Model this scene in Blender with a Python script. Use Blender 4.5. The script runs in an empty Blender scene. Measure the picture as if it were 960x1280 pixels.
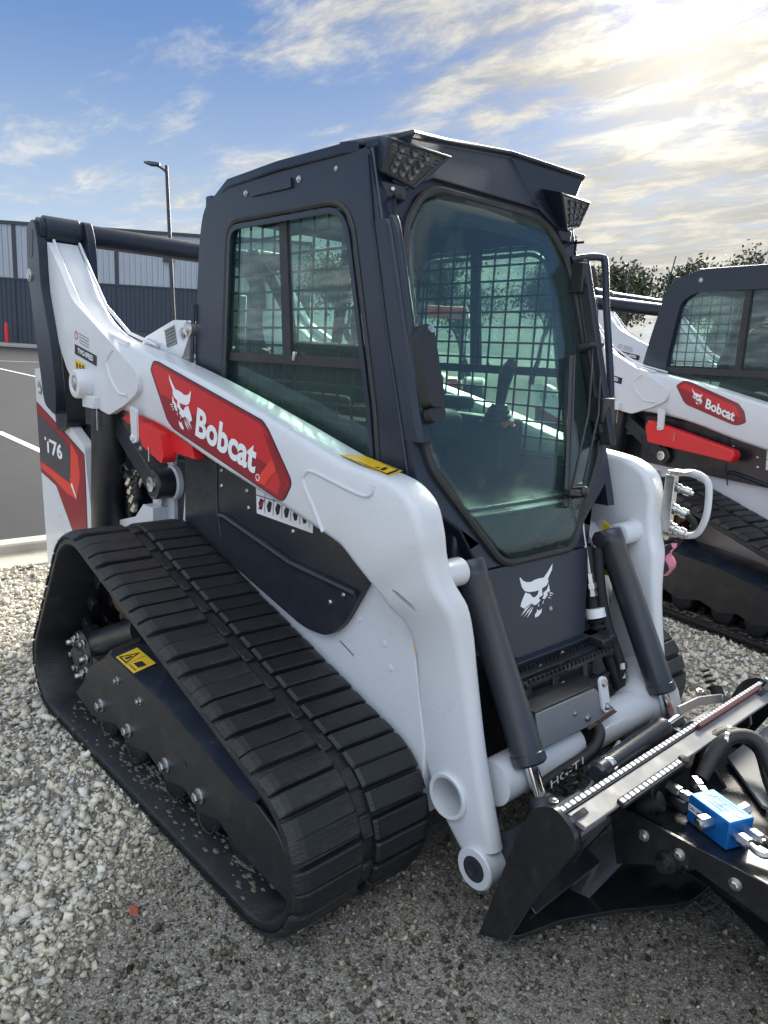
import bpy, bmesh, math, random
import numpy as np
from math import radians as R, sin, cos, pi, sqrt
from mathutils import Vector, Matrix
from mathutils.geometry import tessellate_polygon

scene = bpy.context.scene
COL = scene.collection
random.seed(7)

# ---------------------------------------------------------------- camera
cam_data = bpy.data.cameras.new('camera'); cam = bpy.data.objects.new('camera', cam_data); COL.objects.link(cam)
scene.camera = cam
yaw, pitch, roll = R(137.034), R(11.626), R(2.898)
fw = Vector((cos(pitch)*cos(yaw), cos(pitch)*sin(yaw), -sin(pitch)))
rt = Vector((sin(yaw), -cos(yaw), 0)); up = rt.cross(fw)
r2 = rt*cos(roll) + up*sin(roll); u2 = up*cos(roll) - rt*sin(roll)
GZ = 0.0
CAM = Vector((1.6227, -1.8459, 1.4356+GZ))
cam.matrix_world = Matrix(((r2.x, u2.x, -fw.x, CAM.x), (r2.y, u2.y, -fw.y, CAM.y), (r2.z, u2.z, -fw.z, CAM.z), (0, 0, 0, 1)))
cam_data.sensor_fit = 'HORIZONTAL'; cam_data.sensor_width = 36.0; cam_data.lens = 925.3/960*36
cam_data.clip_start = 0.05; cam_data.clip_end = 2000
scene.render.resolution_x = 768; scene.render.resolution_y = 1024

# ---------------------------------------------------------------- light
SUN_AZ, SUN_EL = 118.0, 21.5      # the bright cloud upper right
scene.view_settings.view_transform = 'Standard'
scene.view_settings.look = 'None'
scene.view_settings.exposure = 1.80
world = bpy.data.worlds.new('World'); scene.world = world; world.use_nodes = True
nt = world.node_tree; N = nt.nodes; L = nt.links; N.clear()
def wn(t, **k):
    n = N.new(t)
    for a, v in k.items(): setattr(n, a, v)
    return n
def wm(op, a, b=None, c=None, clamp=False):
    n = N.new('ShaderNodeMath'); n.operation = op; n.use_clamp = clamp
    for i, v in enumerate((a, b, c)):
        if v is None: continue
        if isinstance(v, (int, float)): n.inputs[i].default_value = v
        else: L.new(v, n.inputs[i])
    return n.outputs[0]
def wmix(f, a, b):
    n = N.new('ShaderNodeMix'); n.data_type = 'RGBA'; n.clamp_factor = True
    for i, v in ((0, f), (6, a), (7, b)):
        if isinstance(v, (int, float)): n.inputs[i].default_value = v
        elif isinstance(v, tuple): n.inputs[i].default_value = (*v, 1)
        else: L.new(v, n.inputs[i])
    return n.outputs[2]
def wramp(v, lo, hi):
    n = N.new('ShaderNodeMapRange'); n.interpolation_type = 'SMOOTHSTEP'
    L.new(v, n.inputs[0]); n.inputs[1].default_value = lo; n.inputs[2].default_value = hi
    return n.outputs[0]
sky = wn('ShaderNodeTexSky', sky_type='NISHITA', sun_disc=False, sun_elevation=R(SUN_EL), sun_rotation=R(90-SUN_AZ))
sky.air_density = 1.0; sky.dust_density = 1.2; sky.ozone_density = 1.5
tc = wn('ShaderNodeTexCoord'); sep = wn('ShaderNodeSeparateXYZ'); L.new(tc.outputs['Generated'], sep.inputs[0])
dx, dy, dz = sep.outputs
inv = wm('DIVIDE', 1.0, wm('ADD', wm('MAXIMUM', dz, 0.0), 0.10))
com = wn('ShaderNodeCombineXYZ'); L.new(wm('MULTIPLY', dx, inv), com.inputs[0]); L.new(wm('MULTIPLY', dy, inv), com.inputs[1])
def wnoise(scale, det, rough, dist, rot, sc, off=(0, 0, 0)):
    mp = wn('ShaderNodeMapping'); L.new(com.outputs[0], mp.inputs[0]); mp.inputs['Rotation'].default_value = (0, 0, rot); mp.inputs['Scale'].default_value = sc
    mp.inputs['Location'].default_value = off
    n = wn('ShaderNodeTexNoise'); L.new(mp.outputs[0], n.inputs[0]); n.inputs['Scale'].default_value = scale
    n.inputs['Detail'].default_value = det; n.inputs['Roughness'].default_value = rough; n.inputs['Distortion'].default_value = dist
    return n.outputs['Fac']
sd = Vector((cos(R(SUN_EL))*cos(R(SUN_AZ)), cos(R(SUN_EL))*sin(R(SUN_AZ)), sin(R(SUN_EL))))
dot = wn('ShaderNodeVectorMath', operation='DOT_PRODUCT'); L.new(tc.outputs['Generated'], dot.inputs[0]); dot.inputs[1].default_value = sd
dt = wm('MAXIMUM', dot.outputs['Value'], 0.0)
glow = wm('POWER', dt, 14.0); glow2 = wm('POWER', dt, 160.0); wide = wm('POWER', dt, 3.0)
n1 = wnoise(0.9, 9, 0.62, 0.5, R(-35), (1.0, 2.6, 1), (3.1, 1.7, 0))
n2 = wnoise(2.8, 10, 0.65, 0.3, R(-25), (1.0, 1.8, 1), (0.3, 5.2, 0))
low = wm('SUBTRACT', 1.0, wramp(dz, 0.08, 0.30))                  # more cloud low down
cl = wm('ADD', wm('ADD', wm('MULTIPLY', n1, 0.62), wm('MULTIPLY', n2, 0.38)), wm('ADD', wm('MULTIPLY', low, 0.10), wm('MULTIPLY', glow, 0.14)))
cl = wm('ADD', cl, wm('MULTIPLY', wramp(dz, 0.42, 0.75), 0.30))  # extra unseen cloud overhead, added as top light for the ground
mask = wramp(cl, 0.52, 0.70)
shade = wramp(n2, 0.42, 0.66)
cloud_base = wmix(wide, (2.6, 2.95, 3.4), (2.35, 2.25, 2.0))
cloud = wmix(wm('MULTIPLY', shade, 0.6), cloud_base, wmix(wide, (4.3, 4.3, 4.25), (4.5, 4.15, 3.4)))
anti_fill = wm('ADD', 1.0, wm('MULTIPLY', wramp(wm('MULTIPLY', dot.outputs['Value'], -1.0), -0.35, 0.7), 3.0))    # clouds opposite the sun boosted out of view, added as fill light
cs_ = wn('ShaderNodeVectorMath', operation='SCALE'); L.new(cloud, cs_.inputs[0]); L.new(anti_fill, cs_.inputs['Scale']); cloud = cs_.outputs[0]
blue = wmix(wm('MULTIPLY', wramp(dz, 0.0, 0.42), 1.0), (2.6, 3.15, 3.7), (0.50, 1.08, 2.40))
skyc = wmix(0.97, sky.outputs[0], blue)
out = wmix(wm('MULTIPLY', mask, 0.92), skyc, cloud)
gl = wn('ShaderNodeVectorMath', operation='SCALE'); gl.inputs[0].default_value = (1.0, 0.88, 0.66)
L.new(wm('ADD', wm('MULTIPLY', glow, 0.10), wm('MULTIPLY', glow2, wm('ADD', 2.2, wm('MULTIPLY', shade, 4.0)))), gl.inputs['Scale'])
ad = wn('ShaderNodeVectorMath', operation='ADD'); L.new(out, ad.inputs[0]); L.new(gl.outputs[0], ad.inputs[1])
bg = wn('ShaderNodeBackground'); bg.inputs[1].default_value = 0.070; L.new(ad.outputs[0], bg.inputs[0])
wo = wn('ShaderNodeOutputWorld'); L.new(bg.outputs[0], wo.inputs[0])
sl = bpy.data.lights.new('sun', 'SUN'); sl.energy = 5.0; sl.angle = R(45); sl.color = (1.0, 0.93, 0.82)
so = bpy.data.objects.new('sun', sl); COL.objects.link(so)
so.rotation_euler = (-sd).to_track_quat('-Z', 'Y').to_euler()

# ---------------------------------------------------------------- materials
def mat(name, col, rough=0.5, metal=0.0, noise=0.0, nscale=8.0, bump=0.0, bscale=40.0, coat=0.0, spec=0.5, rvar=0.0, dirt=None, dirt_amt=0.0, dscale=5.0):
    m = bpy.data.materials.new(name); m.use_nodes = True
    t = m.node_tree; b = t.nodes['Principled BSDF']
    b.inputs['Base Color'].default_value = (*col, 1); b.inputs['Roughness'].default_value = rough; b.inputs['Metallic'].default_value = metal
    b.inputs['Coat Weight'].default_value = coat; b.inputs['Coat Roughness'].default_value = 0.08; b.inputs['Specular IOR Level'].default_value = spec
    co = t.nodes.new('ShaderNodeTexCoord')
    src = None
    if noise or rvar or dirt_amt:
        n = t.nodes.new('ShaderNodeTexNoise'); n.inputs['Scale'].default_value = nscale; n.inputs['Detail'].default_value = 7; n.inputs['Roughness'].default_value = 0.65
        t.links.new(co.outputs['Object'], n.inputs[0])
        if noise:
            mr = t.nodes.new('ShaderNodeMapRange'); mr.inputs[1].default_value = 0.25; mr.inputs[2].default_value = 0.75
            mr.inputs[3].default_value = 1-noise; mr.inputs[4].default_value = 1+noise; t.links.new(n.outputs['Fac'], mr.inputs[0])
            vm = t.nodes.new('ShaderNodeVectorMath'); vm.operation = 'SCALE'; vm.inputs[0].default_value = col; t.links.new(mr.outputs[0], vm.inputs['Scale'])
            src = vm.outputs[0]
        if dirt_amt:
            n2 = t.nodes.new('ShaderNodeTexNoise'); n2.inputs['Scale'].default_value = dscale; n2.inputs['Detail'].default_value = 9; n2.inputs['Roughness'].default_value = 0.75
            t.links.new(co.outputs['Object'], n2.inputs[0])
            mr2 = t.nodes.new('ShaderNodeMapRange'); mr2.inputs[1].default_value = 0.5; mr2.inputs[2].default_value = 0.75; mr2.inputs[4].default_value = dirt_amt
            t.links.new(n2.outputs['Fac'], mr2.inputs[0])
            mx = t.nodes.new('ShaderNodeMix'); mx.data_type = 'RGBA'; t.links.new(mr2.outputs[0], mx.inputs[0])
            if src: t.links.new(src, mx.inputs[6])
            else: mx.inputs[6].default_value = (*col, 1)
            mx.inputs[7].default_value = (*dirt, 1); src = mx.outputs[2]
        if src: t.links.new(src, b.inputs['Base Color'])
        if rvar:
            mr3 = t.nodes.new('ShaderNodeMapRange'); mr3.inputs[1].default_value = 0.3; mr3.inputs[2].default_value = 0.7
            mr3.inputs[3].default_value = max(0.02, rough-rvar); mr3.inputs[4].default_value = min(1, rough+rvar)
            t.links.new(n.outputs['Fac'], mr3.inputs[0]); t.links.new(mr3.outputs[0], b.inputs['Roughness'])
    if bump:
        nb = t.nodes.new('ShaderNodeTexNoise'); nb.inputs['Scale'].default_value = bscale; nb.inputs['Detail'].default_value = 4
        t.links.new(co.outputs['Object'], nb.inputs[0])
        bp = t.nodes.new('ShaderNodeBump'); bp.inputs['Strength'].default_value = bump; bp.inputs['Distance'].default_value = 0.004
        t.links.new(nb.outputs['Fac'], bp.inputs['Height']); t.links.new(bp.outputs[0], b.inputs['Normal'])
    return m
M = {}
M['white'] = mat('white_paint', (0.63, 0.65, 0.67), 0.32, noise=0.02, nscale=6, bump=0.22, bscale=70, coat=0.25, rvar=0.06, dirt=(0.42, 0.40, 0.36), dirt_amt=0.12, dscale=4)
M['black'] = mat('satin_black_paint', (0.016, 0.018, 0.022), 0.38, noise=0.12, bump=0.06, bscale=120, rvar=0.08, dirt=(0.09, 0.085, 0.075), dirt_amt=0.25, dscale=6)
M['cab'] = mat('cab_charcoal_paint', (0.012, 0.019, 0.033), 0.33, noise=0.06, nscale=3, bump=0.10, bscale=150, rvar=0.06, dirt=(0.09, 0.09, 0.09), dirt_amt=0.15, dscale=3)
M['cyl'] = mat('cylinder_grey_paint', (0.026, 0.031, 0.040), 0.34, noise=0.06, bump=0.04, bscale=90, rvar=0.06, coat=0.2, dirt=(0.14, 0.13, 0.12), dirt_amt=0.15, dscale=7)
M['grey'] = mat('bracket_grey_paint', (0.17, 0.18, 0.195), 0.45, noise=0.05, dirt=(0.2, 0.18, 0.15), dirt_amt=0.3, dscale=9)
M['panel'] = mat('side_panel_black_plastic', (0.017, 0.020, 0.027), 0.30, noise=0.08, bump=0.05, bscale=220, rvar=0.06, dirt=(0.07, 0.07, 0.07), dirt_amt=0.18, dscale=8)
M['gloss'] = mat('gloss_black_paint', (0.010, 0.011, 0.014), 0.30, noise=0.1, rvar=0.08, coat=0.4, dirt=(0.10, 0.085, 0.06), dirt_amt=0.30, dscale=14)
M['frame'] = mat('track_frame_black', (0.016, 0.017, 0.020), 0.40, noise=0.15, bump=0.05, bscale=60, rvar=0.1, dirt=(0.11, 0.095, 0.075), dirt_amt=0.40, dscale=7)
M['plastic'] = mat('black_plastic', (0.015, 0.016, 0.018), 0.45, noise=0.1)
M['seal'] = mat('rubber_seal', (0.022, 0.023, 0.024), 0.55, noise=0.2, nscale=30, dirt=(0.12, 0.11, 0.10), dirt_amt=0.3, dscale=20)
M['inter'] = mat('interior_grey', (0.030, 0.033, 0.036), 0.6, noise=0.1)
M['chrome'] = mat('chrome', (0.82, 0.83, 0.84), 0.10, 1.0, rvar=0.04)
M['zinc'] = mat('zinc_steel', (0.55, 0.55, 0.52), 0.33, 1.0, noise=0.15, nscale=40, rvar=0.1)
M['steel'] = mat('bare_worn_steel', (0.30, 0.30, 0.30), 0.60, 0.25, noise=0.25, nscale=18, rvar=0.15, dirt=(0.30, 0.22, 0.15), dirt_amt=0.6, dscale=12)
M['red'] = mat('decal_red', (0.56, 0.020, 0.024), 0.30, coat=0.2)
M['red2'] = mat('decal_deep_red', (0.27, 0.012, 0.020), 0.30, coat=0.2)
M['red3'] = mat('decal_bright_red', (0.72, 0.050, 0.028), 0.30, coat=0.2)
M['lockred'] = mat('red_lock_paint', (0.66, 0.022, 0.026), 0.35, noise=0.05, rvar=0.05)
M['print'] = mat('white_print', (0.80, 0.81, 0.82), 0.35)
M['ink'] = mat('black_print', (0.012, 0.012, 0.015), 0.35)
M['dgrey'] = mat('decal_dark_grey', (0.055, 0.058, 0.064), 0.35)
M['yellow'] = mat('warning_yellow', (0.78, 0.50, 0.02), 0.4, noise=0.04)
M['blue'] = mat('anodised_blue', (0.012, 0.15, 0.47), 0.36, 0.35, noise=0.08, nscale=30, rvar=0.08)
M['dirt'] = mat('dried_mud', (0.17, 0.145, 0.11), 0.95, noise=0.3, nscale=60, bump=0.6, bscale=300)
M['pink'] = mat('pink_ribbon', (0.62, 0.20, 0.30), 0.6, noise=0.1)
M['orange'] = mat('orange_label', (0.75, 0.14, 0.04), 0.5)
M['hose'] = mat('hydraulic_hose', (0.018, 0.018, 0.020), 0.5, bump=0.3, bscale=300, noise=0.2, nscale=30)
M['sleeve'] = mat('ribbed_sleeve', (0.010, 0.010, 0.012), 0.7)
M['maroon'] = mat('maroon_primer', (0.09, 0.018, 0.022), 0.5, noise=0.2)
M['greylens'] = mat('lamp_reflector', (0.12, 0.13, 0.145), 0.30, 0.6)
M['rust'] = mat('rusty_steel', (0.16, 0.075, 0.04), 0.7, 0.3, noise=0.3, nscale=20)
def rubber():
    m = mat('track_rubber', (0.010, 0.0115, 0.0135), 0.48, noise=0.16, nscale=9, rvar=0.1, dirt=(0.10, 0.085, 0.065), dirt_amt=0.30, dscale=14)
    t = m.node_tree; b = t.nodes['Principled BSDF']
    co = t.nodes.new('ShaderNodeTexCoord'); mp = t.nodes.new('ShaderNodeMapping'); mp.inputs['Scale'].default_value = (260, 9, 260)
    n = t.nodes.new('ShaderNodeTexNoise'); n.inputs['Scale'].default_value = 1.0; n.inputs['Detail'].default_value = 3
    t.links.new(co.outputs['Object'], mp.inputs[0]); t.links.new(mp.outputs[0], n.inputs[0])
    bp = t.nodes.new('ShaderNodeBump'); bp.inputs['Strength'].default_value = 0.6; bp.inputs['Distance'].default_value = 0.004
    t.links.new(n.outputs['Fac'], bp.inputs['Height']); t.links.new(bp.outputs[0], b.inputs['Normal'])
    # each lug a little different, and dust worked into the pores
    oi = t.nodes.new('ShaderNodeObjectInfo'); src = b.inputs['Base Color'].links[0].from_socket
    mr = t.nodes.new('ShaderNodeMapRange'); mr.inputs[3].default_value = 0.75; mr.inputs[4].default_value = 1.35; t.links.new(oi.outputs['Random'], mr.inputs[0])
    sc = t.nodes.new('ShaderNodeVectorMath'); sc.operation = 'SCALE'; t.links.new(src, sc.inputs[0]); t.links.new(mr.outputs[0], sc.inputs['Scale'])
    n3 = t.nodes.new('ShaderNodeTexNoise'); n3.inputs['Scale'].default_value = 90; n3.inputs['Detail'].default_value = 8; n3.inputs['Roughness'].default_value = 0.8
    ge = t.nodes.new('ShaderNodeNewGeometry'); t.links.new(ge.outputs['Position'], n3.inputs[0])
    m3 = t.nodes.new('ShaderNodeMapRange'); m3.inputs[1].default_value = 0.60; m3.inputs[2].default_value = 0.72; m3.inputs[4].default_value = 0.5; t.links.new(n3.outputs['Fac'], m3.inputs[0])
    mx = t.nodes.new('ShaderNodeMix'); mx.data_type = 'RGBA'; t.links.new(m3.outputs[0], mx.inputs[0]); t.links.new(sc.outputs[0], mx.inputs[6]); mx.inputs[7].default_value = (0.11, 0.092, 0.068, 1); t.links.new(mx.outputs[2], b.inputs['Base Color'])
    return m
M['rubber'] = rubber()
def glass(name, tint, body=0.0, bodycol=(0.2, 0.3, 0.3)):
    m = bpy.data.materials.new(name); m.use_nodes = True; t = m.node_tree; t.nodes.clear()
    tr = t.nodes.new('ShaderNodeBsdfTransparent'); tr.inputs[0].default_value = (*tint, 1)
    gl = t.nodes.new('ShaderNodeBsdfGlossy'); gl.inputs['Roughness'].default_value = 0.02
    fr = t.nodes.new('ShaderNodeFresnel'); ge = t.nodes.new('ShaderNodeNewGeometry'); mi = t.nodes.new('ShaderNodeMapRange'); mi.inputs[3].default_value = 1.5; mi.inputs[4].default_value = 1/1.5
    t.links.new(ge.outputs['Backfacing'], mi.inputs[0]); t.links.new(mi.outputs[0], fr.inputs[0])
    mx = t.nodes.new('ShaderNodeMixShader'); t.links.new(fr.outputs[0], mx.inputs[0]); t.links.new(tr.outputs[0], mx.inputs[1]); t.links.new(gl.outputs[0], mx.inputs[2])
    o = t.nodes.new('ShaderNodeOutputMaterial')
    df = t.nodes.new('ShaderNodeBsdfDiffuse'); df.inputs[0].default_value = (*bodycol, 1)     # dust film
    m2 = t.nodes.new('ShaderNodeMixShader'); m2.inputs[0].default_value = body
    t.links.new(mx.outputs[0], m2.inputs[1]); t.links.new(df.outputs[0], m2.inputs[2]); t.links.new(m2.outputs[0], o.inputs[0])
    return m
M['glass'] = glass('tinted_cab_glass', (0.74, 0.87, 0.82), 0.05, (0.22, 0.31, 0.35))
M['lens'] = glass('clear_lamp_lens', (0.9, 0.92, 0.92))

# ---------------------------------------------------------------- mesh helpers
class MB:
    def __init__(s): s.v = []; s.f = []; s.mi = []; s.m = 0
    def add(s, vs, fs):
        o = len(s.v); s.v += [tuple(p) for p in vs]; s.f += [tuple(i+o for i in f) for f in fs]; s.mi += [s.m]*len(fs)
        return s
    def box(s, c, d, rot=None):
        hx, hy, hz = d[0]/2, d[1]/2, d[2]/2
        vs = [Vector((x, y, z)) for x in (-hx, hx) for y in (-hy, hy) for z in (-hz, hz)]
        if rot is not None: vs = [rot @ p for p in vs]
        c = Vector(c)
        return s.add([p+c for p in vs], [(0, 1, 3, 2), (4, 6, 7, 5), (0, 4, 5, 1), (2, 3, 7, 6), (0, 2, 6, 4), (1, 5, 7, 3)])
    def bar(s, p0, p1, w, h, upv=(0, 0, 1)):
        p0, p1 = Vector(p0), Vector(p1); d = (p1-p0); l = d.length; d.normalize()
        sd_ = d.cross(Vector(upv))
        if sd_.length < 1e-4: sd_ = d.cross(Vector((0, 1, 0)))
        sd_.normalize(); n = sd_.cross(d)
        rot = Matrix((d, sd_, n)).transposed()
        return s.box((p0+p1)/2, (l, w, h), rot)
    def tube(s, pts, r, n=12, caps=True, closed=False):
        pts = [Vector(p) for p in pts]; k = len(pts); rr = r if isinstance(r, (list, tuple)) else [r]*k
        rings = []; prev = None
        for i, p in enumerate(pts):
            if closed: t = pts[(i+1) % k]-pts[i-1]
            else: t = pts[min(i+1, k-1)]-pts[max(i-1, 0)]
            t.normalize()
            if prev is None:
                a = t.cross(Vector((0, 0, 1)))
                if a.length < 0.1: a = t.cross(Vector((1, 0, 0)))
            else: a = prev - t*prev.dot(t)
            a.normalize(); prev = a; b = t.cross(a)
            rings.append([p+(a*cos(2*pi*j/n)+b*sin(2*pi*j/n))*rr[i] for j in range(n)])
        return s.loft(rings, closed, caps)
    def loft(s, rings, closed=False, caps=True):
        n = len(rings[0]); k = len(rings); vs = [p for r_ in rings for p in r_]; fs = []
        for i in range(k if closed else k-1):
            a, b = i*n, ((i+1) % k)*n
            for j in range(n): fs.append((a+j, a+(j+1) % n, b+(j+1) % n, b+j))
        if caps and not closed: fs.append(tuple(range(n))[::-1]); fs.append(tuple((k-1)*n+j for j in range(n)))
        return s.add(vs, fs)
    def cyl(s, p0, p1, r, n=20, r1=None): return s.tube([p0, p1], [r, r if r1 is None else r1], n)
    def lathe(s, p0, axis, prof, n=24, closed=False):
        """prof: list of (distance along axis, radius)"""
        axis = Vector(axis).normalized(); p0 = Vector(p0)
        a = axis.cross(Vector((0, 0, 1)));
        if a.length < 0.1: a = axis.cross(Vector((1, 0, 0)))
        a.normalize(); b = axis.cross(a)
        rings = [[p0+axis*d+(a*cos(2*pi*j/n)+b*sin(2*pi*j/n))*max(r_, 1e-4) for j in range(n)] for d, r_ in prof]
        return s.loft(rings, closed)
    def slab(s, outer, holes, fn, d0, d1):
        """2D polygon (with holes) mapped by fn(a, b, depth) and given thickness"""
        loops = [outer]+list(holes)
        tri = tessellate_polygon([[Vector((a, b, 0)) for a, b in lp] for lp in loops])
        flat = [p for lp in loops for p in lp]; n = len(flat)
        vs = [fn(a, b, d0) for a, b in flat]+[fn(a, b, d1) for a, b in flat]
        fs = [tuple(t) for t in tri]+[tuple(i+n for i in t)[::-1] for t in tri]
        o = 0
        for lp in loops:
            k = len(lp)
            for i in range(k): j = (i+1) % k; fs.append((o+i, o+j, o+j+n, o+i+n))
            o += k
        return s.add(vs, fs)
    def flat(s, poly, fn, d=0.0):
        tri = tessellate_polygon([[Vector((a, b, 0)) for a, b in poly]])
        return s.add([fn(a, b, d) for a, b in poly], [tuple(t) for t in tri])
def empty(name, parent=None, loc=(0, 0, 0), rz=0.0):
    o = bpy.data.objects.new(name, None); o.empty_display_size = 0.2; o.location = loc; o.rotation_euler = (0, 0, rz); COL.objects.link(o)
    if parent: o.parent = parent
    return o
def build(mb, name, mats, parent=None, smooth=35, bevel=0.0, seg=2, ang=40, recalc=True):
    me = bpy.data.meshes.new(name); me.from_pydata(mb.v, [], mb.f)
    if not isinstance(mats, (list, tuple)): mats = [mats]
    for m in mats: me.materials.append(M[m] if isinstance(m, str) else m)
    if len(mats) > 1: me.polygons.foreach_set('material_index', mb.mi)
    if recalc:
        bm = bmesh.new(); bm.from_mesh(me); bmesh.ops.recalc_face_normals(bm, faces=bm.faces); bm.to_mesh(me); bm.free()
    if smooth:
        me.polygons.foreach_set('use_smooth', [True]*len(me.polygons)); me.set_sharp_from_angle(angle=R(smooth))
    me.update()
    o = bpy.data.objects.new(name, me); COL.objects.link(o)
    if parent: o.parent = parent
    if bevel:
        b = o.modifiers.new('bevel', 'BEVEL'); b.width = bevel; b.segments = seg; b.limit_method = 'ANGLE'; b.angle_limit = R(ang); b.harden_normals = False
    return o
def pieces(mb, name, mats, parent=None, near=0.012, **k):
    """every separate lump of the mesh becomes an object of its own (lumps closer than `near` stay together)"""
    n = len(mb.v); par = list(range(n))
    def find(i):
        while par[i] != i: par[i] = par[par[i]]; i = par[i]
        return i
    for f in mb.f:
        a = find(f[0])
        for i in f[1:]: par[find(i)] = a
    comp = {}
    for i in range(n): comp.setdefault(find(i), []).append(i)
    grp = []
    for ids in comp.values():
        p = np.array([mb.v[i] for i in ids]); lo, hi = p.min(0), p.max(0); hit = None
        for g in grp:
            if np.all(lo-near < g[1]) and np.all(hi+near > g[0]): hit = g; break
        if hit: hit[0] = np.minimum(hit[0], lo); hit[1] = np.maximum(hit[1], hi); hit[2] += ids
        else: grp.append([lo, hi, list(ids)])
    out = []
    for lo, hi, ids in grp:
        st = set(ids); mp = {i: j for j, i in enumerate(ids)}; q = MB(); q.v = [mb.v[i] for i in ids]
        for f, mi in zip(mb.f, mb.mi):
            if f[0] in st: q.f.append(tuple(mp[i] for i in f)); q.mi.append(mi)
        out.append(build(q, name, mats, parent, **k))
    return out
def cut(o, cutters):
    """real openings: subtract meshes from a part, then drop the cutters"""
    tmp = []
    for mb in cutters:
        c = build(mb, 'cutter', [], None, smooth=0); c.parent = o.parent; m = o.modifiers.new('cut', 'BOOLEAN'); m.object = c; m.operation = 'DIFFERENCE'; m.solver = 'EXACT'; m.use_self = True; tmp.append(c)
    dg = bpy.context.evaluated_depsgraph_get(); me = bpy.data.meshes.new_from_object(o.evaluated_get(dg))
    for m in [m for m in o.modifiers if m.type == 'BOOLEAN']: o.modifiers.remove(m)
    o.data = me; me.set_sharp_from_angle(angle=R(40))
    for c in tmp: bpy.data.objects.remove(c)
def tag(o, label=None, cat=None, group=None, kind=None):
    if label: o['label'] = label
    if cat: o['category'] = cat
    if group: o['group'] = group
    if kind: o['kind'] = kind
    return o
def round_poly(pts, r, n=4):
    out = []; k = len(pts)
    for i in range(k):
        a, p, b = Vector(pts[i-1]), Vector(pts[i]), Vector(pts[(i+1) % k])
        ri = r[i] if isinstance(r, (list, tuple)) else r
        u, v = (a-p), (b-p); lu, lv = u.length, v.length; d = min(ri, lu*0.45, lv*0.45)
        if d < 1e-5: out.append(tuple(p)); continue
        u.normalize(); v.normalize(); s_, e = p+u*d, p+v*d
        for j in range(n+1):
            t = j/n; q = s_*(1-t)**2+p*2*t*(1-t)+e*t*t; out.append((q.x, q.y))
    return out
def spline(pts, n=6):
    pts = [Vector(p) for p in pts]; out = []; k = len(pts)
    for i in range(k-1):
        p0, p1, p2, p3 = pts[max(i-1, 0)], pts[i], pts[i+1], pts[min(i+2, k-1)]
        for j in range(n):
            t = j/n
            out.append(0.5*((2*p1)+(-p0+p2)*t+(2*p0-5*p1+4*p2-p3)*t*t+(-p0+3*p1-3*p2+p3)*t**3))
    out.append(pts[-1]); return out
_tx = {}
def text2d(s, bold=0.0, spacing=1.0):
    k = (s, bold, spacing)
    if k not in _tx:
        cu = bpy.data.curves.new('t', 'FONT'); cu.body = s; cu.size = 1; cu.offset = bold; cu.space_character = spacing; cu.resolution_u = 3
        ob = bpy.data.objects.new('t', cu); COL.objects.link(ob)
        dg = bpy.context.evaluated_depsgraph_get(); me = ob.evaluated_get(dg).to_mesh()
        vs = np.array([v.co[:2] for v in me.vertices]); fs = [tuple(p.vertices) for p in me.polygons]
        ob.evaluated_get(dg).to_mesh_clear(); bpy.data.objects.remove(ob); bpy.data.curves.remove(cu)
        lo, hi = vs.min(0), vs.max(0); _tx[k] = ((vs-lo)/(hi-lo), fs)
    return _tx[k]
def put_text(mb, s, fn, x0, y0, w, h, d, bold=0.0, spacing=1.0):
    vs, fs = text2d(s, bold, spacing); mb.add([fn(x0+a*w, y0+b*h, d) for a, b in vs], fs)
LOGO = [[(228,250),(262,330),(320,380),(390,400),(450,378),(530,370),(612,380),(690,290),(800,135),(775,260),(680,430),(685,490),(640,560),(575,588),(558,590),(550,690),(556,735),(500,755),(480,785),(505,820),(470,860),(410,895),(375,870),(350,835),(290,860),(225,900),(165,830),(195,740),(275,580),(350,640),(380,710),(415,735),(470,690),(500,610),(430,612),(330,590),(265,545),(230,450),(215,260)],
 [(685,530),(688,700),(640,705),(635,765),(580,828),(540,805),(572,745),(568,692),(640,640),(670,570)],
 [(345,855),(235,905),(150,1025),(250,940)],[(365,890),(270,960),(190,1065),(290,975)],[(372,910),(300,990),(240,1100),(330,1000)],
 [(655,718),(712,733),(750,778),(705,757)],[(650,762),(690,775),(722,808),(680,790)],[(635,800),(665,820),(690,855),(650,832)],
 [(475,880),(470,920),(457,950),(447,915)],[(560,840),(550,890),(527,925),(540,870)],
 [(425,975),(440,1020),(480,1020),(510,990),(490,1080),(440,1130),(375,1145),(378,1080),(420,1030)]]
def put_logo(mb, fn, x0, y0, w, h, d, flip=False):
    for poly in LOGO:
        q = [((p[0]-150)/650, (1145-p[1])/1010) for p in poly]
        if flip: q = [(1-a, b) for a, b in q]
        mb.flat([(x0+a*w, y0+b*h) for a, b in q], fn, d)
def bolt(mb, p, ax, r=0.010, h=0.010, washer=True):
    p = Vector(p); ax = Vector(ax).normalized()
    if washer: mb.lathe(p, ax, [(0, r*1.5), (h*0.25, r*1.5), (h*0.3, r*1.4)], 14)
    mb.lathe(p, ax, [(0, r), (h, r), (h*1.15, r*0.8)], 6)

# ================================================================ COMPACT TRACK LOADER
def sidefn(s): return lambda a, b, d: (a, s*d, b)

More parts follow.
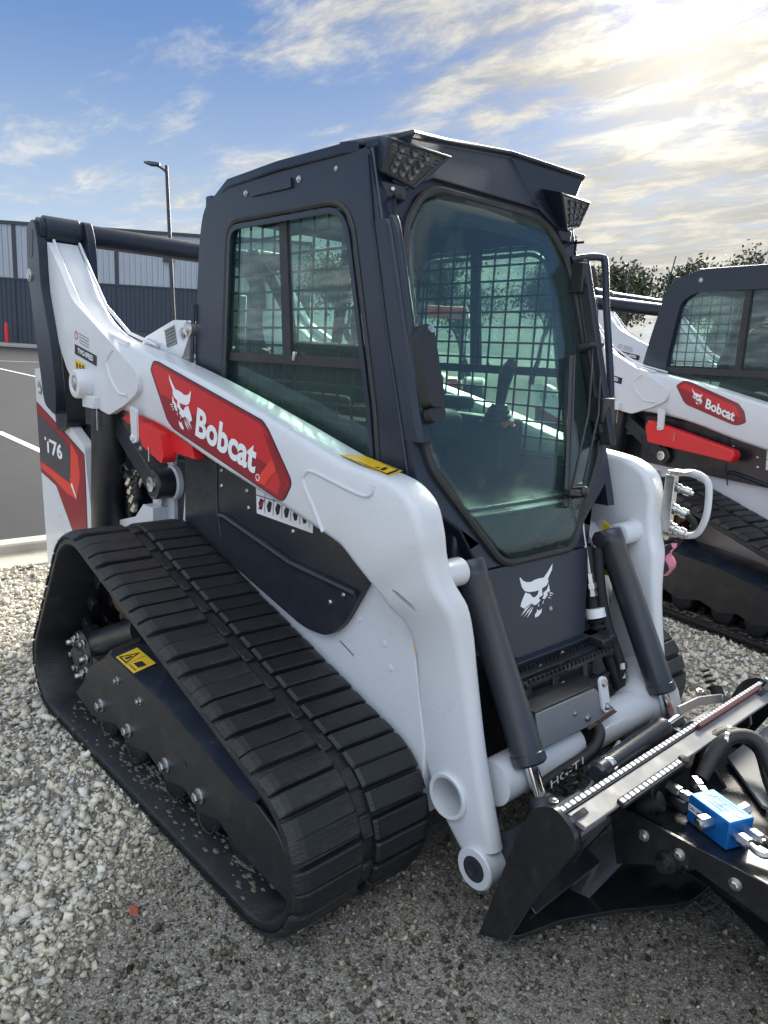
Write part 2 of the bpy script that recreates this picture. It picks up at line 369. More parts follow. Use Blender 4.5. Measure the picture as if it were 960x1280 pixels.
def belt_path(circ, step=0.01):
    """outer line of a belt laid round circles given counter-clockwise in (x, z)"""
    k = len(circ); nrm = []
    for i in range(k):
        (ax, az, ar), (bx, bz, br) = circ[i], circ[(i+1) % k]
        d = Vector((bx-ax, bz-az)); l = d.length; d.normalize(); a = (ar-br)/l
        n = d*a+Vector((d.y, -d.x))*sqrt(1-a*a); nrm.append(n)
    pts = []
    for i in range(k):
        cx, cz, r = circ[i]; n0, n1 = nrm[i-1], nrm[i]
        a0, a1 = math.atan2(n0.y, n0.x), math.atan2(n1.y, n1.x)
        while a1 < a0: a1 += 2*pi
        m = max(3, int((a1-a0)*r/step))
        pts += [Vector((cx+r*cos(a0+(a1-a0)*j/m), cz+r*sin(a0+(a1-a0)*j/m))) for j in range(m+1)]
    out = []                                         # close with evenly spaced points
    segs = [(pts[i], pts[(i+1) % len(pts)]) for i in range(len(pts))]
    tot = sum((b-a).length for a, b in segs); n = int(tot/step); want = tot/n; acc = 0; nxt = 0
    for a, b in segs:
        l = (b-a).length
        while nxt < acc+l and len(out) < n:
            out.append(a.lerp(b, (nxt-acc)/l if l else 0)); nxt += want
        acc += l
    return out, tot
CIRC = [(-1.190, 0.200, 0.200), (0.220, 0.230, 0.230), (-0.900, 0.572, 0.234)]     # rear idler, front idler, drive sprocket
PATH, PLEN = belt_path(CIRC)
def path_frame(u):
    n = len(PATH); f = (u/PLEN*n) % n; i = int(f); a, b = PATH[i], PATH[(i+1) % n]
    p = a.lerp(b, f-i); t = (PATH[(i+2) % n]-PATH[i-1]); t.normalize()
    return p, t, Vector((t.y, -t.x))
def lug_mesh(y0, y1, slant=0.0):
    mb = MB(); prof = [(-0.0285, -0.003), (-0.0265, 0.015), (-0.0225, 0.0195), (0.0225, 0.0195), (0.0265, 0.015), (0.0285, -0.003)]
    rings = []
    for f, hs, ws in ((0, 0.25, 0.92), (0.09, 0.80, 0.98), (0.17, 1, 1), (0.95, 1, 1), (1, 0.7, 0.95)):
        y = y0+(y1-y0)*f
        rings.append([Vector((t*ws+slant*(f-0.5), y, n*hs if n > 0 else n)) for t, n in prof])
    mb.loft(rings); return mb
LUG = {}
NLUG = 68
def track(parent, s, individual=True):
    th = 0.030; top = 0.022; mb = MB(); rings = []; n = len(PATH)
    for i in range(0, n, 2):
        p = PATH[i]; t = PATH[(i+1) % n]-PATH[i-1]; t.normalize(); nn = Vector((t.y, -t.x)); ring = []
        for y, d in ((0.952, top+0.008), (0.944, top), (0.526, top), (0.518, top+0.006), (0.518, top+th-0.006), (0.526, top+th), (0.944, top+th), (0.952, top+th-0.006)):
            q = p-nn*d; ring.append((q.x, s*y, q.y))
        rings.append(ring)
    mb.loft(rings, closed=True)
    tr = build(mb, 'track', 'rubber', parent, smooth=50)
    g = MB()
    for k in range(NLUG//2):                                   # guide blocks inside the belt and joints down its middle
        p, t, nn = path_frame((k+0.5)*PLEN/(NLUG//2))
        rot = Matrix(((t.x, 0, nn.x), (0, 1, 0), (t.y, 0, nn.y)))
        for yy in (0.695, 0.775):
            q = p-nn*(top+th+0.018); g.box((q.x, s*yy, q.y), (0.05, 0.028, 0.045), rot)
        q = p-nn*(top-0.004); g.box((q.x, s*0.735, q.y), (0.058, 0.036, 0.016), rot)
    tag(build(g, 'guide_block', 'rubber', tr, smooth=30, bevel=0.004, seg=1), kind='stuff')
    if s < 0:
        rr_ = random.Random(5); di = MB()
        for k in range(420):
            x = rr_.uniform(-1.15, 0.20); y = -0.845+rr_.gauss(0, 0.04); q = rr_.uniform(0.002, 0.008); z = top+th+0.0006
            a_ = [rr_.uniform(0.6, 1.5)*q for _ in range(9)]; o_ = len(di.v); di.v += [(x+1.5*a_[i]*cos(i*0.698), y+0.8*a_[i]*sin(i*0.698), z) for i in range(9)]+[(x, y, z+q*0.3)]; di.f += [(o_+i, o_+(i+1) % 9, o_+9) for i in range(9)]; di.mi += [0]*9
        tag(build(di, 'packed_dirt', 'dirt', tr, smooth=0), kind='stuff')
    st = MB()
    for half, (ya, yb) in enumerate(((0.955, 0.755), (0.515, 0.715))):
        if (half, s) not in LUG:
            l = lug_mesh(s*ya, s*yb, 0.004)
            me = bpy.data.meshes.new('tread_lug'); me.from_pydata(l.v, [], l.f); me.materials.append(M['rubber'])
            bm = bmesh.new(); bm.from_mesh(me); bmesh.ops.recalc_face_normals(bm, faces=bm.faces); bm.to_mesh(me); bm.free()
            LUG[(half, s)] = me
        me = LUG[(half, s)]
        for k in range(NLUG):
            p, t, nn = path_frame((k+0.5*half+0.2)*PLEN/NLUG); q = p-nn*top
            mw = Matrix(((t.x, 0, nn.x, q.x), (0, 1, 0, 0), (t.y, 0, nn.y, q.y), (0, 0, 0, 1)))
            if individual:
                o = bpy.data.objects.new('tread_lug', me); COL.objects.link(o); o.parent = tr
                o.matrix_local = mw @ Matrix.Translation((random.uniform(-.0008, .0008), random.uniform(-.0015, .0015), random.uniform(-.001, .0008))) @ Matrix.Rotation(R(random.uniform(-.5, .5)), 4, 'Z')
            else:
                st.add([mw @ v.co for v in me.vertices], [tuple(f.vertices) for f in me.polygons])
    if not individual: tag(build(st, 'tread_lug', 'rubber', tr, smooth=0), kind='stuff')
    return tr

def undercarriage(parent, s, detail=True):
    f = sidefn(s)
    face = [(-1.085, 0.125), (-1.000, 0.205), (-0.930, 0.290), (-0.739, 0.400), (-0.501, 0.385), (-0.335, 0.374), (-0.110, 0.336), (0.079, 0.300), (0.183, 0.297), (0.264, 0.271), (0.325, 0.215), (0.345, 0.145), (0.320, 0.105), (0.07, 0.118), (-0.02, 0.15), (-0.119, 0.118), (-0.22, 0.15), (-0.329, 0.118), (-0.46, 0.155), (-0.601, 0.118), (-0.71, 0.15), (-0.829, 0.110), (-0.94, 0.098)]
    mb = MB(); mb.slab(face, [], f, 0.892, 0.880)
    fr = build(mb, 'track_frame', 'frame', parent, bevel=0.003, seg=1)
    top = [(-0.739, 0.400), (-0.501, 0.385), (-0.335, 0.374), (-0.110, 0.336), (0.079, 0.300), (0.16, 0.297)]
    sh = MB(); rings = [[(x, s*0.894, z), (x+0.02, s*0.810, z+0.034), (x+0.02, s*0.650, z+0.038), (x+0.02, s*0.650, z+0.015), (x, s*0.890, z-0.004)] for x, z in top]
    sh.loft(rings); build(sh, 'frame_shelf', 'frame_sky_sheen', fr, smooth=30)
    ed = MB(); ed.bar((-0.985, s*0.882, 0.222), (-0.739, s*0.882, 0.410), 0.010, 0.012); build(ed, 'edge_rib', 'rust_black', fr)
    ed = MB(); ed.bar((-0.739, s*0.882, 0.410), (-0.705, s*0.80, 0.446), 0.010, 0.012); build(ed, 'edge_rib', 'rust_black', fr)
    if detail:
        st = MB()
        def sf(a, b, d): return (-0.705+a+0.035*b, s*(0.892-b*0.072), 0.3985+a*-0.063+b*0.034+d+0.002)
        st.m = 0; st.flat([(0.0, 0.04), (0.140, 0.04), (0.140, 0.92), (0.0, 0.92)], sf, 0.0)
        st.m = 1; st.slab([(0.008, 0.12), (0.066, 0.12), (0.038, 0.84)], [[(0.017, 0.18), (0.057, 0.18), (0.038, 0.68)]], sf, 0.0010, 0.0006); st.flat([(0.030, 0.24), (0.046, 0.24), (0.042, 0.5), (0.034, 0.5)], sf, 0.001)
        st.flat([(0.070, 0.08), (0.072, 0.08), (0.072, 0.86), (0.070, 0.86)], sf, 0.001); st.flat([(0.084, 0.32), (0.122, 0.32), (0.128, 0.62), (0.092, 0.62)], sf, 0.001); st.flat([(0.080, 0.16), (0.130, 0.16), (0.130, 0.20), (0.080, 0.20)], sf, 0.001)
        build(st, 'warning_sticker', ['yellow', 'ink'], fr, smooth=0)
    for x in (-0.829, -0.601, -0.329, -0.119, 0.06):
        r = MB(); r.lathe((x, s*0.63, 0.125), (0, s, 0), [(0, 0.05), (0.01, 0.070), (0.06, 0.074), (0.07, 0.045), (0.17, 0.045), (0.18, 0.074), (0.235, 0.070), (0.248, 0.050), (0.252, 0.0)], 24)
        ro = build(r, 'roller', 'black', fr)
        if detail and x < 0.05:
            b = MB(); bolt(b, (x, s*0.892, 0.176), (0, s, 0), 0.016, 0.020); build(b, 'roller_bolt', 'zinc', ro)
            a = MB(); a.tube([(x+0.030+0.052*cos(t), s*0.890, 0.128+0.052*sin(t)) for t in [pi+0.1+k*(pi-0.2)/10 for k in range(11)]], 0.0024, 6); build(a, 'roller_rim', 'rust_black', ro)
    if detail:
        for x, z in ((-0.683, 0.326), (-0.510, 0.318)):
            b = MB(); bolt(b, (x, s*0.892, z), (0, s, 0), 0.009, 0.013); build(b, 'frame_bolt', 'zinc', fr)
        for x, z in ((-0.21, 0.234), (0.04, 0.182)):
            b = MB(); b.lathe((x, s*0.8922, z), (0, s, 0), [(0, 0.011), (0.0006, 0.011), (0.0006, 0)], 14); build(b, 'frame_hole', 'ink', fr)
        mb = MB(); mb.box((-0.36, s*0.77, 0.25), (1.20, 0.20, 0.12)); build(mb, 'track_beam', 'black', fr)
    idl = MB(); idl.lathe((0.220, s*0.63, 0.230), (0, s, 0), [(0, 0.10), (0.02, 0.165), (0.06, 0.170), (0.07, 0.14), (0.14, 0.14), (0.15, 0.170), (0.20, 0.165), (0.22, 0.08), (0.235, 0.07), (0.238, 0.0)], 40); build(idl, 'idler_wheel', 'black', fr)
    idl = MB(); idl.lathe((-1.190, s*0.63, 0.200), (0, s, 0), [(0, 0.05), (0.02, 0.135), (0.07, 0.140), (0.08, 0.11), (0.12, 0.11), (0.13, 0.140), (0.16, 0.135), (0.17, 0.0)], 32); build(idl, 'idler_wheel', 'black', fr)
    sp = MB(); cx, cz = -0.90, 0.572; prof = []
    for k in range(15):
        a0 = 2*pi*k/15
        for da, r in ((-0.14, 0.145), (-0.07, 0.172), (0.05, 0.172), (0.12, 0.145)): prof.append((cx+r*cos(a0+da), cz+r*sin(a0+da)))
    sp.slab(prof, [], f, 0.752, 0.718); sp.lathe((cx, s*0.50, cz), (0, s, 0), [(0, 0.12), (0.23, 0.12), (0.26, 0.10), (0.29, 0.09), (0.295, 0)], 30)
    build(sp, 'drive_sprocket', 'rust_black', fr, bevel=0.003, seg=1)
    # tensioner axle with its bolted flange behind the frame plate
    hb = MB(); hx, hz = -1.120, 0.256
    hb.lathe((hx, s*0.64, hz), (0, s, 0), [(0, 0.070), (0.175, 0.068), (0.190, 0.098), (0.210, 0.098), (0.216, 0.088), (0.222, 0.042), (0.234, 0.038), (0.236, 0)], 32)
    h = build(hb, 'drive_housing', 'black', fr)
    hb = MB(); hb.tube([(hx+0.02, s*0.80, hz+0.040), (-0.76, s*0.76, 0.455)], 0.055, 20); build(hb, 'drive_axle', 'black', fr)
    if detail:
        for k in range(8):
            b = MB(); a = 2*pi*k/8+0.2; bolt(b, (hx+0.074*cos(a), s*0.857, hz+0.074*sin(a)), (0, s, 0), 0.012, 0.015 if k % 3 else 0.024)
            build(b, 'flange_bolt', 'zinc', h)
    return fr

ARM_ST = [  # top/front edge, bottom/rear edge, outer and inner distance from the centre line
 ((-1.975, 1.877), (-2.025, 1.836), 0.610, 0.480), ((-1.838, 1.742), (-1.970, 1.660), 0.610, 0.480), ((-1.690, 1.600), (-1.882, 1.440), 0.610, 0.480),
 ((-1.454, 1.484), (-1.586, 1.210), 0.610, 0.480), ((-1.103, 1.424), (-1.212, 1.182), 0.610, 0.480), ((-0.831, 1.379), (-0.927, 1.153), 0.610, 0.480),
 ((-0.479, 1.307), (-0.580, 1.076), 0.610, 0.480), ((-0.164, 1.234), (-0.273, 1.017), 0.610, 0.480), ((0.105, 1.168), (-0.027, 0.968), 0.610, 0.480),
 ((0.240, 1.152), (0.075, 0.945), 0.610, 0.498), ((0.330, 1.136), (0.122, 0.932), 0.610, 0.505), ((0.395, 1.095), (0.180, 0.898), 0.610, 0.508),
 ((0.424, 1.030), (0.225, 0.868), 0.606, 0.508), ((0.432, 0.965), (0.262, 0.832), 0.592, 0.500), ((0.452, 0.900), (0.292, 0.795), 0.575, 0.488),
 ((0.482, 0.845), (0.318, 0.765), 0.552, 0.468), ((0.497, 0.775), (0.333, 0.715), 0.530, 0.455), ((0.512, 0.690), (0.340, 0.650), 0.515, 0.450),
 ((0.533, 0.590), (0.346, 0.545), 0.506, 0.447), ((0.562, 0.470), (0.372, 0.405), 0.500, 0.445), ((0.600, 0.350), (0.432, 0.285), 0.500, 0.445),
 ((0.640, 0.240), (0.520, 0.195), 0.500, 0.445)]
def lift_arm(parent, s, decal='large', detail=True):
    key = [Vector((t[0], t[1], b[0], b[1], )) if False else (t[0], t[1], b[0], b[1], yo, yi) for t, b, yo, yi in ARM_ST]
    sm = []
    k = len(key)
    for i in range(k-1):
        p0, p1, p2, p3 = [np.array(key[j]) for j in (max(i-1, 0), i, i+1, min(i+2, k-1))]
        for j in range(4):
            t = j/4; sm.append(0.5*((2*p1)+(-p0+p2)*t+(2*p0-5*p1+4*p2-p3)*t*t+(-p0+3*p1-3*p2+p3)*t**3))
    sm.append(np.array(key[-1]))
    mb = MB(); rings = []; r = 0.024
    for q in sm:
        T, B, yo, yi = Vector((q[0], q[1])), Vector((q[2], q[3])), q[4], q[5]
        u = (T-B); h = u.length; u.normalize(); rr = min(r, h*0.3); ring = []
        for (yc, hc, a0) in ((yo-rr, h-rr, 0), (yi+rr, h-rr, 90), (yi+rr, rr, 180), (yo-rr, rr, 270)):
            for da in (0, 30, 60, 90):
                a = R(a0+da); y = yc+rr*cos(a); hh = hc+rr*sin(a); p = B+u*hh; ring.append((p.x, s*y, p.y))
        rings.append(ring)
    mb.loft(rings)
    fn = sidefn(s)
    # lower pivot boss, stiffening tube through the leg, top flanges
    mb.lathe((0.593, s*0.435, 0.180), (0, s, 0), [(0, 0.052), (0.002, 0.056), (0.075, 0.056), (0.079, 0.052), (0.079, 0.034), (0.070, 0.033), (0.070, 0)], 36)
    for dy in (0.602, 0.488):
        mb.tube([(-1.970, s*dy, 1.885), (-1.838, s*dy, 1.750), (-1.690, s*dy, 1.608), (-1.454, s*dy, 1.492), (-1.20, s*dy, 1.445)], 0.007, 8)
    arm = build(mb, 'lift_arm', 'white', parent, smooth=50)
    pl = MB(); plate = round_poly([(-1.970, 1.877), (-1.959, 1.660), (-1.876, 1.440), (-1.778, 1.320), (-1.573, 1.195), (-1.334, 1.162), (-1.179, 1.215), (-1.065, 1.270), (-1.065, 1.342), (-1.441, 1.510), (-1.695, 1.618), (-1.835, 1.762)], [0.01, 0.1, 0.1, 0.03, 0.03, 0.02, 0.02, 0.03, 0.04, 0.05, 0.05, 0.05])
    pl.slab(plate, [], fn, 0.6320, 0.6060); p_ = build(pl, 'arm_plate', 'white', arm, bevel=0.005)
    gr = MB(); gr.tube([(x, s*0.632, z) for x, z in spl2([(-1.278, 1.424), (-1.339, 1.380), (-1.317, 1.320), (-1.240, 1.259), (-1.152, 1.254)])], 0.006, 8); build(gr, 'pressed_rib', 'white', arm)
    gr = MB(); gr.tube([(x, s*0.6095, z) for x, z in spl2([(0.053, 0.961), (0.006, 1.023), (-0.042, 1.084), (-0.036, 1.111), (-0.005, 1.122), (0.094, 1.107), (0.205, 1.091), (0.245, 1.100), (0.254, 1.125)])], 0.006, 8); build(gr, 'pressed_rib', 'white', arm)
    bs = MB(); bs.lathe((-1.544, s*0.610, 1.274), (0, s, 0), [(0, 0.062), (0.075, 0.060), (0.082, 0.055), (0.082, 0.034), (0.070, 0.033), (0.070, 0)], 32)
    bs.box((-1.482, s*0.635, 1.204), (0.12, 0.05, 0.05)); b_ = build(bs, 'pivot_boss', 'white', arm, bevel=0.003, seg=1)
    pn = MB(); pn.lathe((-1.561, s*0.675, 1.273), (0, s, 0), [(0, 0.030), (0.010, 0.030), (0.012, 0.024), (0.012, 0)], 24); build(pn, 'pivot_pin', 'zinc', b_)
    pn = MB(); pn.lathe((0.593, s*0.507, 0.180), (0, s, 0), [(0, 0.033), (0.008, 0.033), (0.008, 0.020), (0.004, 0.018), (0.004, 0.010), (0.010, 0.010), (0.010, 0)], 30); pieces(pn, 'lower_pivot_pin', 'cyl', arm)
    # round opening in the leg: raised collar with a dished inside
    hx, hz = 0.482, 0.327
    cutm = MB(); cutm.cyl((hx, s*0.40, hz), (hx, s*0.56, hz), 0.050, 40)
    slot = MB(); slot.slab(round_poly([(0.312, 0.862), (0.330, 0.862), (0.396, 0.820), (0.392, 0.808), (0.372, 0.808)], 0.009, 4), [], fn, 0.550, 0.66)
    cut(arm, [cutm, slot])
    co = MB(); co.lathe((hx, s*0.418, hz), (0, s, 0), [(0, 0.0505), (0.085, 0.0505), (0.092, 0.050), (0.094, 0.0535), (0.094, 0.060), (0.090, 0.0635), (0.082, 0.064), (0.080, 0.052), (0.0, 0.052)], 44, True); build(co, 'leg_collar', 'white', arm)
    if detail:
        c = MB()
        for x, z in ((0.171, 0.892), (-1.322, 1.353)): c.lathe((x, s*0.6100, z), (0, s, 0), [(0, 0.006), (0.001, 0.006), (0.001, 0)], 10)
        pieces(c, 'drain_hole', 'ink', arm)
    if decal == 'large':
        D = [(-1.002, 1.358), (-0.976, 1.390), (-0.944, 1.390), (-0.257, 1.241), (-0.224, 1.219), (-0.104, 1.087), (-0.100, 1.067), (-0.131, 1.019), (-0.153, 1.011), (-0.825, 1.157), (-0.872, 1.184)]
    else:
        D = [(-1.026, 1.366), (-0.976, 1.399), (-0.938, 1.399), (-0.581, 1.287), (-0.537, 1.245), (-0.515, 1.182), (-0.559, 1.161), (-0.598, 1.161), (-0.927, 1.252), (-0.954, 1.270)]
    d = MB(); y0 = 0.6112
    def ins(P, k): 
        cx, cz = sum(p[0] for p in P)/len(P), sum(p[1] for p in P)/len(P)
        out = []
        for i in range(len(P)):
            a, b, c_ = Vector(P[i-1]), Vector(P[i]), Vector(P[(i+1) % len(P)])
            n1 = (b-a).normalized(); n2 = (c_-b).normalized(); n1 = Vector((-n1.y, n1.x)); n2 = Vector((-n2.y, n2.x)); n = (n1+n2).normalized()
            if n.dot(Vector((cx, cz))-b) < 0: n = -n
            out.append(tuple(b+n*k))
        return out
    D = round_poly(D, 0.012, 3)
    d.m = 0; d.slab(D, [], fn, y0, y0-0.002)
    d.m = 1; d.flat(ins(D, 0.0035), fn, y0+0.0006)
    if decal == 'large':
        I = ins(D, 0.014); d.m = 2; d.flat(I, fn, y0+0.0010)
        d.m = 1; d.flat([(-0.839, 1.166), (-0.927, 1.276), (-0.817, 1.256), (-0.488, 1.177), (-0.180, 1.100), (-0.224, 1.051), (-0.268, 1.047)], fn, y0+0.0013)
        d.m = 3; d.flat([(-0.288, 1.051), (-0.238, 1.045), (-0.164, 1.113), (-0.197, 1.131), (-0.213, 1.120)], fn, y0+0.0016)
        d.m = 1; d.flat([(-0.252, 1.212), (-0.208, 1.182), (-0.119, 1.080), (-0.137, 1.030), (-0.170, 1.025), (-0.153, 1.067), (-0.191, 1.122)], fn, y0+0.0018)
        ax = Vector((0.371, -0.080)); base = Vector((-0.661, 1.151)); upd = Vector((0.017, 0.097))
        def tf(a, b, dd): p = base+ax*(a if s < 0 else 1-a)+upd*b; return (p.x, s*(y0+dd), p.y)
        d.m = 4; put_text(d, 'Bobcat', tf, 0, 0, 1.0, 1.0, 0.0024, bold=0.035, spacing=1.0)
        lb = Vector((-0.861, 1.182)); lx = Vector((0.181, -0.033)); ly = Vector((0.011, 0.165))
        def lf(a, b, dd): p = lb+lx*(a if s < 0 else 1-a)+ly*b; return (p.x, s*(y0+dd), p.y)
        put_logo(d, lf, 0, 0, 1, 1, 0.0024, flip=True)
        rg = [(0.050+0.010*cos(t), 0.010*sin(t)) for t in [2*pi*k/14 for k in range(14)]]
        d.slab([(-0.273+0.011*cos(t), 1.065+0.011*sin(t)) for t in [2*pi*k/14 for k in range(14)]], [[(-0.273+0.008*cos(t), 1.065+0.008*sin(t)) for t in [2*pi*k/14 for k in range(14)]]], fn, y0+0.0026, y0+0.002)
    else:
        d.m = 2; d.flat([(-1.009, 1.361), (-0.960, 1.383), (-0.598, 1.270), (-0.554, 1.204), (-0.773, 1.287)], fn, y0+0.0010)
        ax = Vector((0.203, -0.064)); base = Vector((-0.795, 1.243)); upd = Vector((0.003, 0.060))
        def tf(a, b, dd): p = base+ax*(a if s < 0 else 1-a)+upd*b; return (p.x, s*(y0+dd), p.y)
        d.m = 4; put_text(d, 'Bobcat', tf, 0, 0, 1.0, 1.0, 0.0024, bold=0.035)
        lb = Vector((-0.905, 1.274)); lx = Vector((0.088, -0.022)); ly = Vector((0.0, 0.082))
        def lf(a, b, dd): p = lb+lx*(a if s < 0 else 1-a)+ly*b; return (p.x, s*(y0+dd), p.y)
        put_logo(d, lf, 0, 0, 1, 1, 0.0024, flip=True)
    build(d, 'brand_decal', ['ink', 'red2', 'red', 'red3', 'print'], arm, smooth=0)
    if detail:
        t = MB(); yy = 0.6332
        t.m = 0; t.flat(round_poly([(-1.676, 1.436), (-1.441, 1.392), (-1.445, 1.350), (-1.680, 1.394)], 0.006), fn, yy)
        def tf(a, b, dd): return (-1.642+a*0.165, s*(yy+dd), 1.399-a*0.031+b*0.022)
        t.m = 1; put_text(t, 'TWO-SPEED', tf, 0, 0, 1, 1, 0.001, bold=0.03)
        t.m = 2; t.flat([(-1.682, 1.372), (-1.569, 1.355), (-1.575, 1.304), (-1.687, 1.322)], fn, yy)
        t.m = 0
        for k in range(3): t.flat([(-1.668+k*0.033, 1.358-k*0.004), (-1.646+k*0.033, 1.355-k*0.004), (-1.648+k*0.033, 1.325-k*0.004), (-1.660+k*0.033, 1.327-k*0.004)], fn, yy+0.0006)
        t.m = 3; t.slab([(-1.657+0.018*cos(a), 1.471+0.018*sin(a)) for a in [2*pi*k/16 for k in range(16)]], [[(-1.657+0.013*cos(a), 1.471+0.013*sin(a)) for a in [2*pi*k/16 for k in range(16)]]], fn, yy+0.0004, yy)
        for k in range(4): t.m = 4; t.flat([(-1.624, 1.480-k*0.012), (-1.52, 1.459-k*0.012), (-1.52, 1.456-k*0.012), (-1.624, 1.477-k*0.012)], fn, yy)
        build(t, 'speed_label', ['ink', 'print', 'yellow', 'red', 'dgrey'], arm, smooth=0)
        # yellow warning label wrapped over the elbow
        w = MB()
        def zt(x):
            xs = [a[0][0] for a in ARM_ST]; zs = [a[0][1] for a in ARM_ST]
            return float(np.interp(x, xs[:11], zs[:11]))
        def topf(a, b, dd): return (a, s*b, zt(a)+0.0022+dd)
        w.m = 0; w.flat([(0.072, 0.580), (0.094, 0.505), (0.246, 0.505), (0.274, 0.580)], topf, 0.0)
        w.m = 1; w.slab([(0.077, 0.575), (0.099, 0.510), (0.241, 0.510), (0.266, 0.575)], [[(0.085, 0.570), (0.105, 0.515), (0.235, 0.515), (0.255, 0.570)]], topf, 0.0006, 0.0003)
        w.slab([(0.110, 0.567), (0.140, 0.567), (0.126, 0.523)], [[(0.117, 0.563), (0.134, 0.563), (0.126, 0.537)]], topf, 0.0006, 0.0003)
        for k in range(4): w.flat([(0.155+k*0.022, 0.563), (0.166+k*0.022, 0.559), (0.160+k*0.018, 0.525), (0.152+k*0.018, 0.533)], topf, 0.0006)
        build(w, 'warning_label', ['yellow', 'ink'], arm, smooth=0)
    return arm
def spl2(pts, n=6):
    return [(p.x, p.y) for p in spline([Vector((a, b, 0)) for a, b in pts], n)]
M['frame_sky_sheen'] = mat('frame_shelf_sky_tint', (0.022, 0.030, 0.045), 0.22, noise=0.1, rvar=0.08, coat=0.4, dirt=(0.10, 0.09, 0.075), dirt_amt=0.3, dscale=8)  # frame black with the sky's blue reflection put into its colour
M['rust_black'] = mat('worn_sprocket', (0.05, 0.035, 0.028), 0.6, 0.3, noise=0.3, nscale=14, dirt=(0.15, 0.07, 0.04), dirt_amt=0.6, dscale=8)
M['shade_white'] = M['white']

SLOPE = 0.29
def front(a, b, d):          # front plane of the cab: a across, b height, d out of the glass
    return (0.34-SLOPE*(b-0.88)+d*0.96, a, b+d*0.28)
WS = [(-0.150, 0.885), (0.150, 0.885), (0.185, 0.90), (0.400, 1.155), (0.418, 1.235), (0.392, 1.70), (0.368, 1.79), (0.300, 1.872), (0.230, 1.902), (-0.230, 1.902), (-0.300, 1.872), (-0.368, 1.79), (-0.392, 1.70), (-0.418, 1.235), (-0.400, 1.155), (-0.185, 0.90)]
def grow(P, k):
    out = []
    for i in range(len(P)):
        a, b, c = Vector(P[i-1]), Vector(P[i]), Vector(P[(i+1) % len(P)])
        n1 = (b-a).normalized(); n2 = (c-b).normalized(); n = (Vector((n1.y, -n1.x))+Vector((n2.y, -n2.x))).normalized(); out.append(tuple(b+n*k))
    return out

def guard(parent, fn, x0, x1, z0, z1, px=0.070, pz=0.0565, w=0.0075, clip=None, t=0.004, name='window_guard'):
    mb = MB(); x = x0+px*0.4
    def bar(a0, b0, a1, b1):
        da, db = a1-a0, b1-b0; l = sqrt(da*da+db*db); na, nb = -db/l*w/2, da/l*w/2
        mb.slab([(a0+na, b0+nb), (a1+na, b1+nb), (a1-na, b1-nb), (a0-na, b0-nb)], [], fn, 0, t)
    while x < x1: bar(x, z0, x, z1); x += px
    z = z0+pz*0.5
    while z < z1: bar(x0, z, x1, z); z += pz
    return build(mb, name, 'plastic', parent, smooth=0)

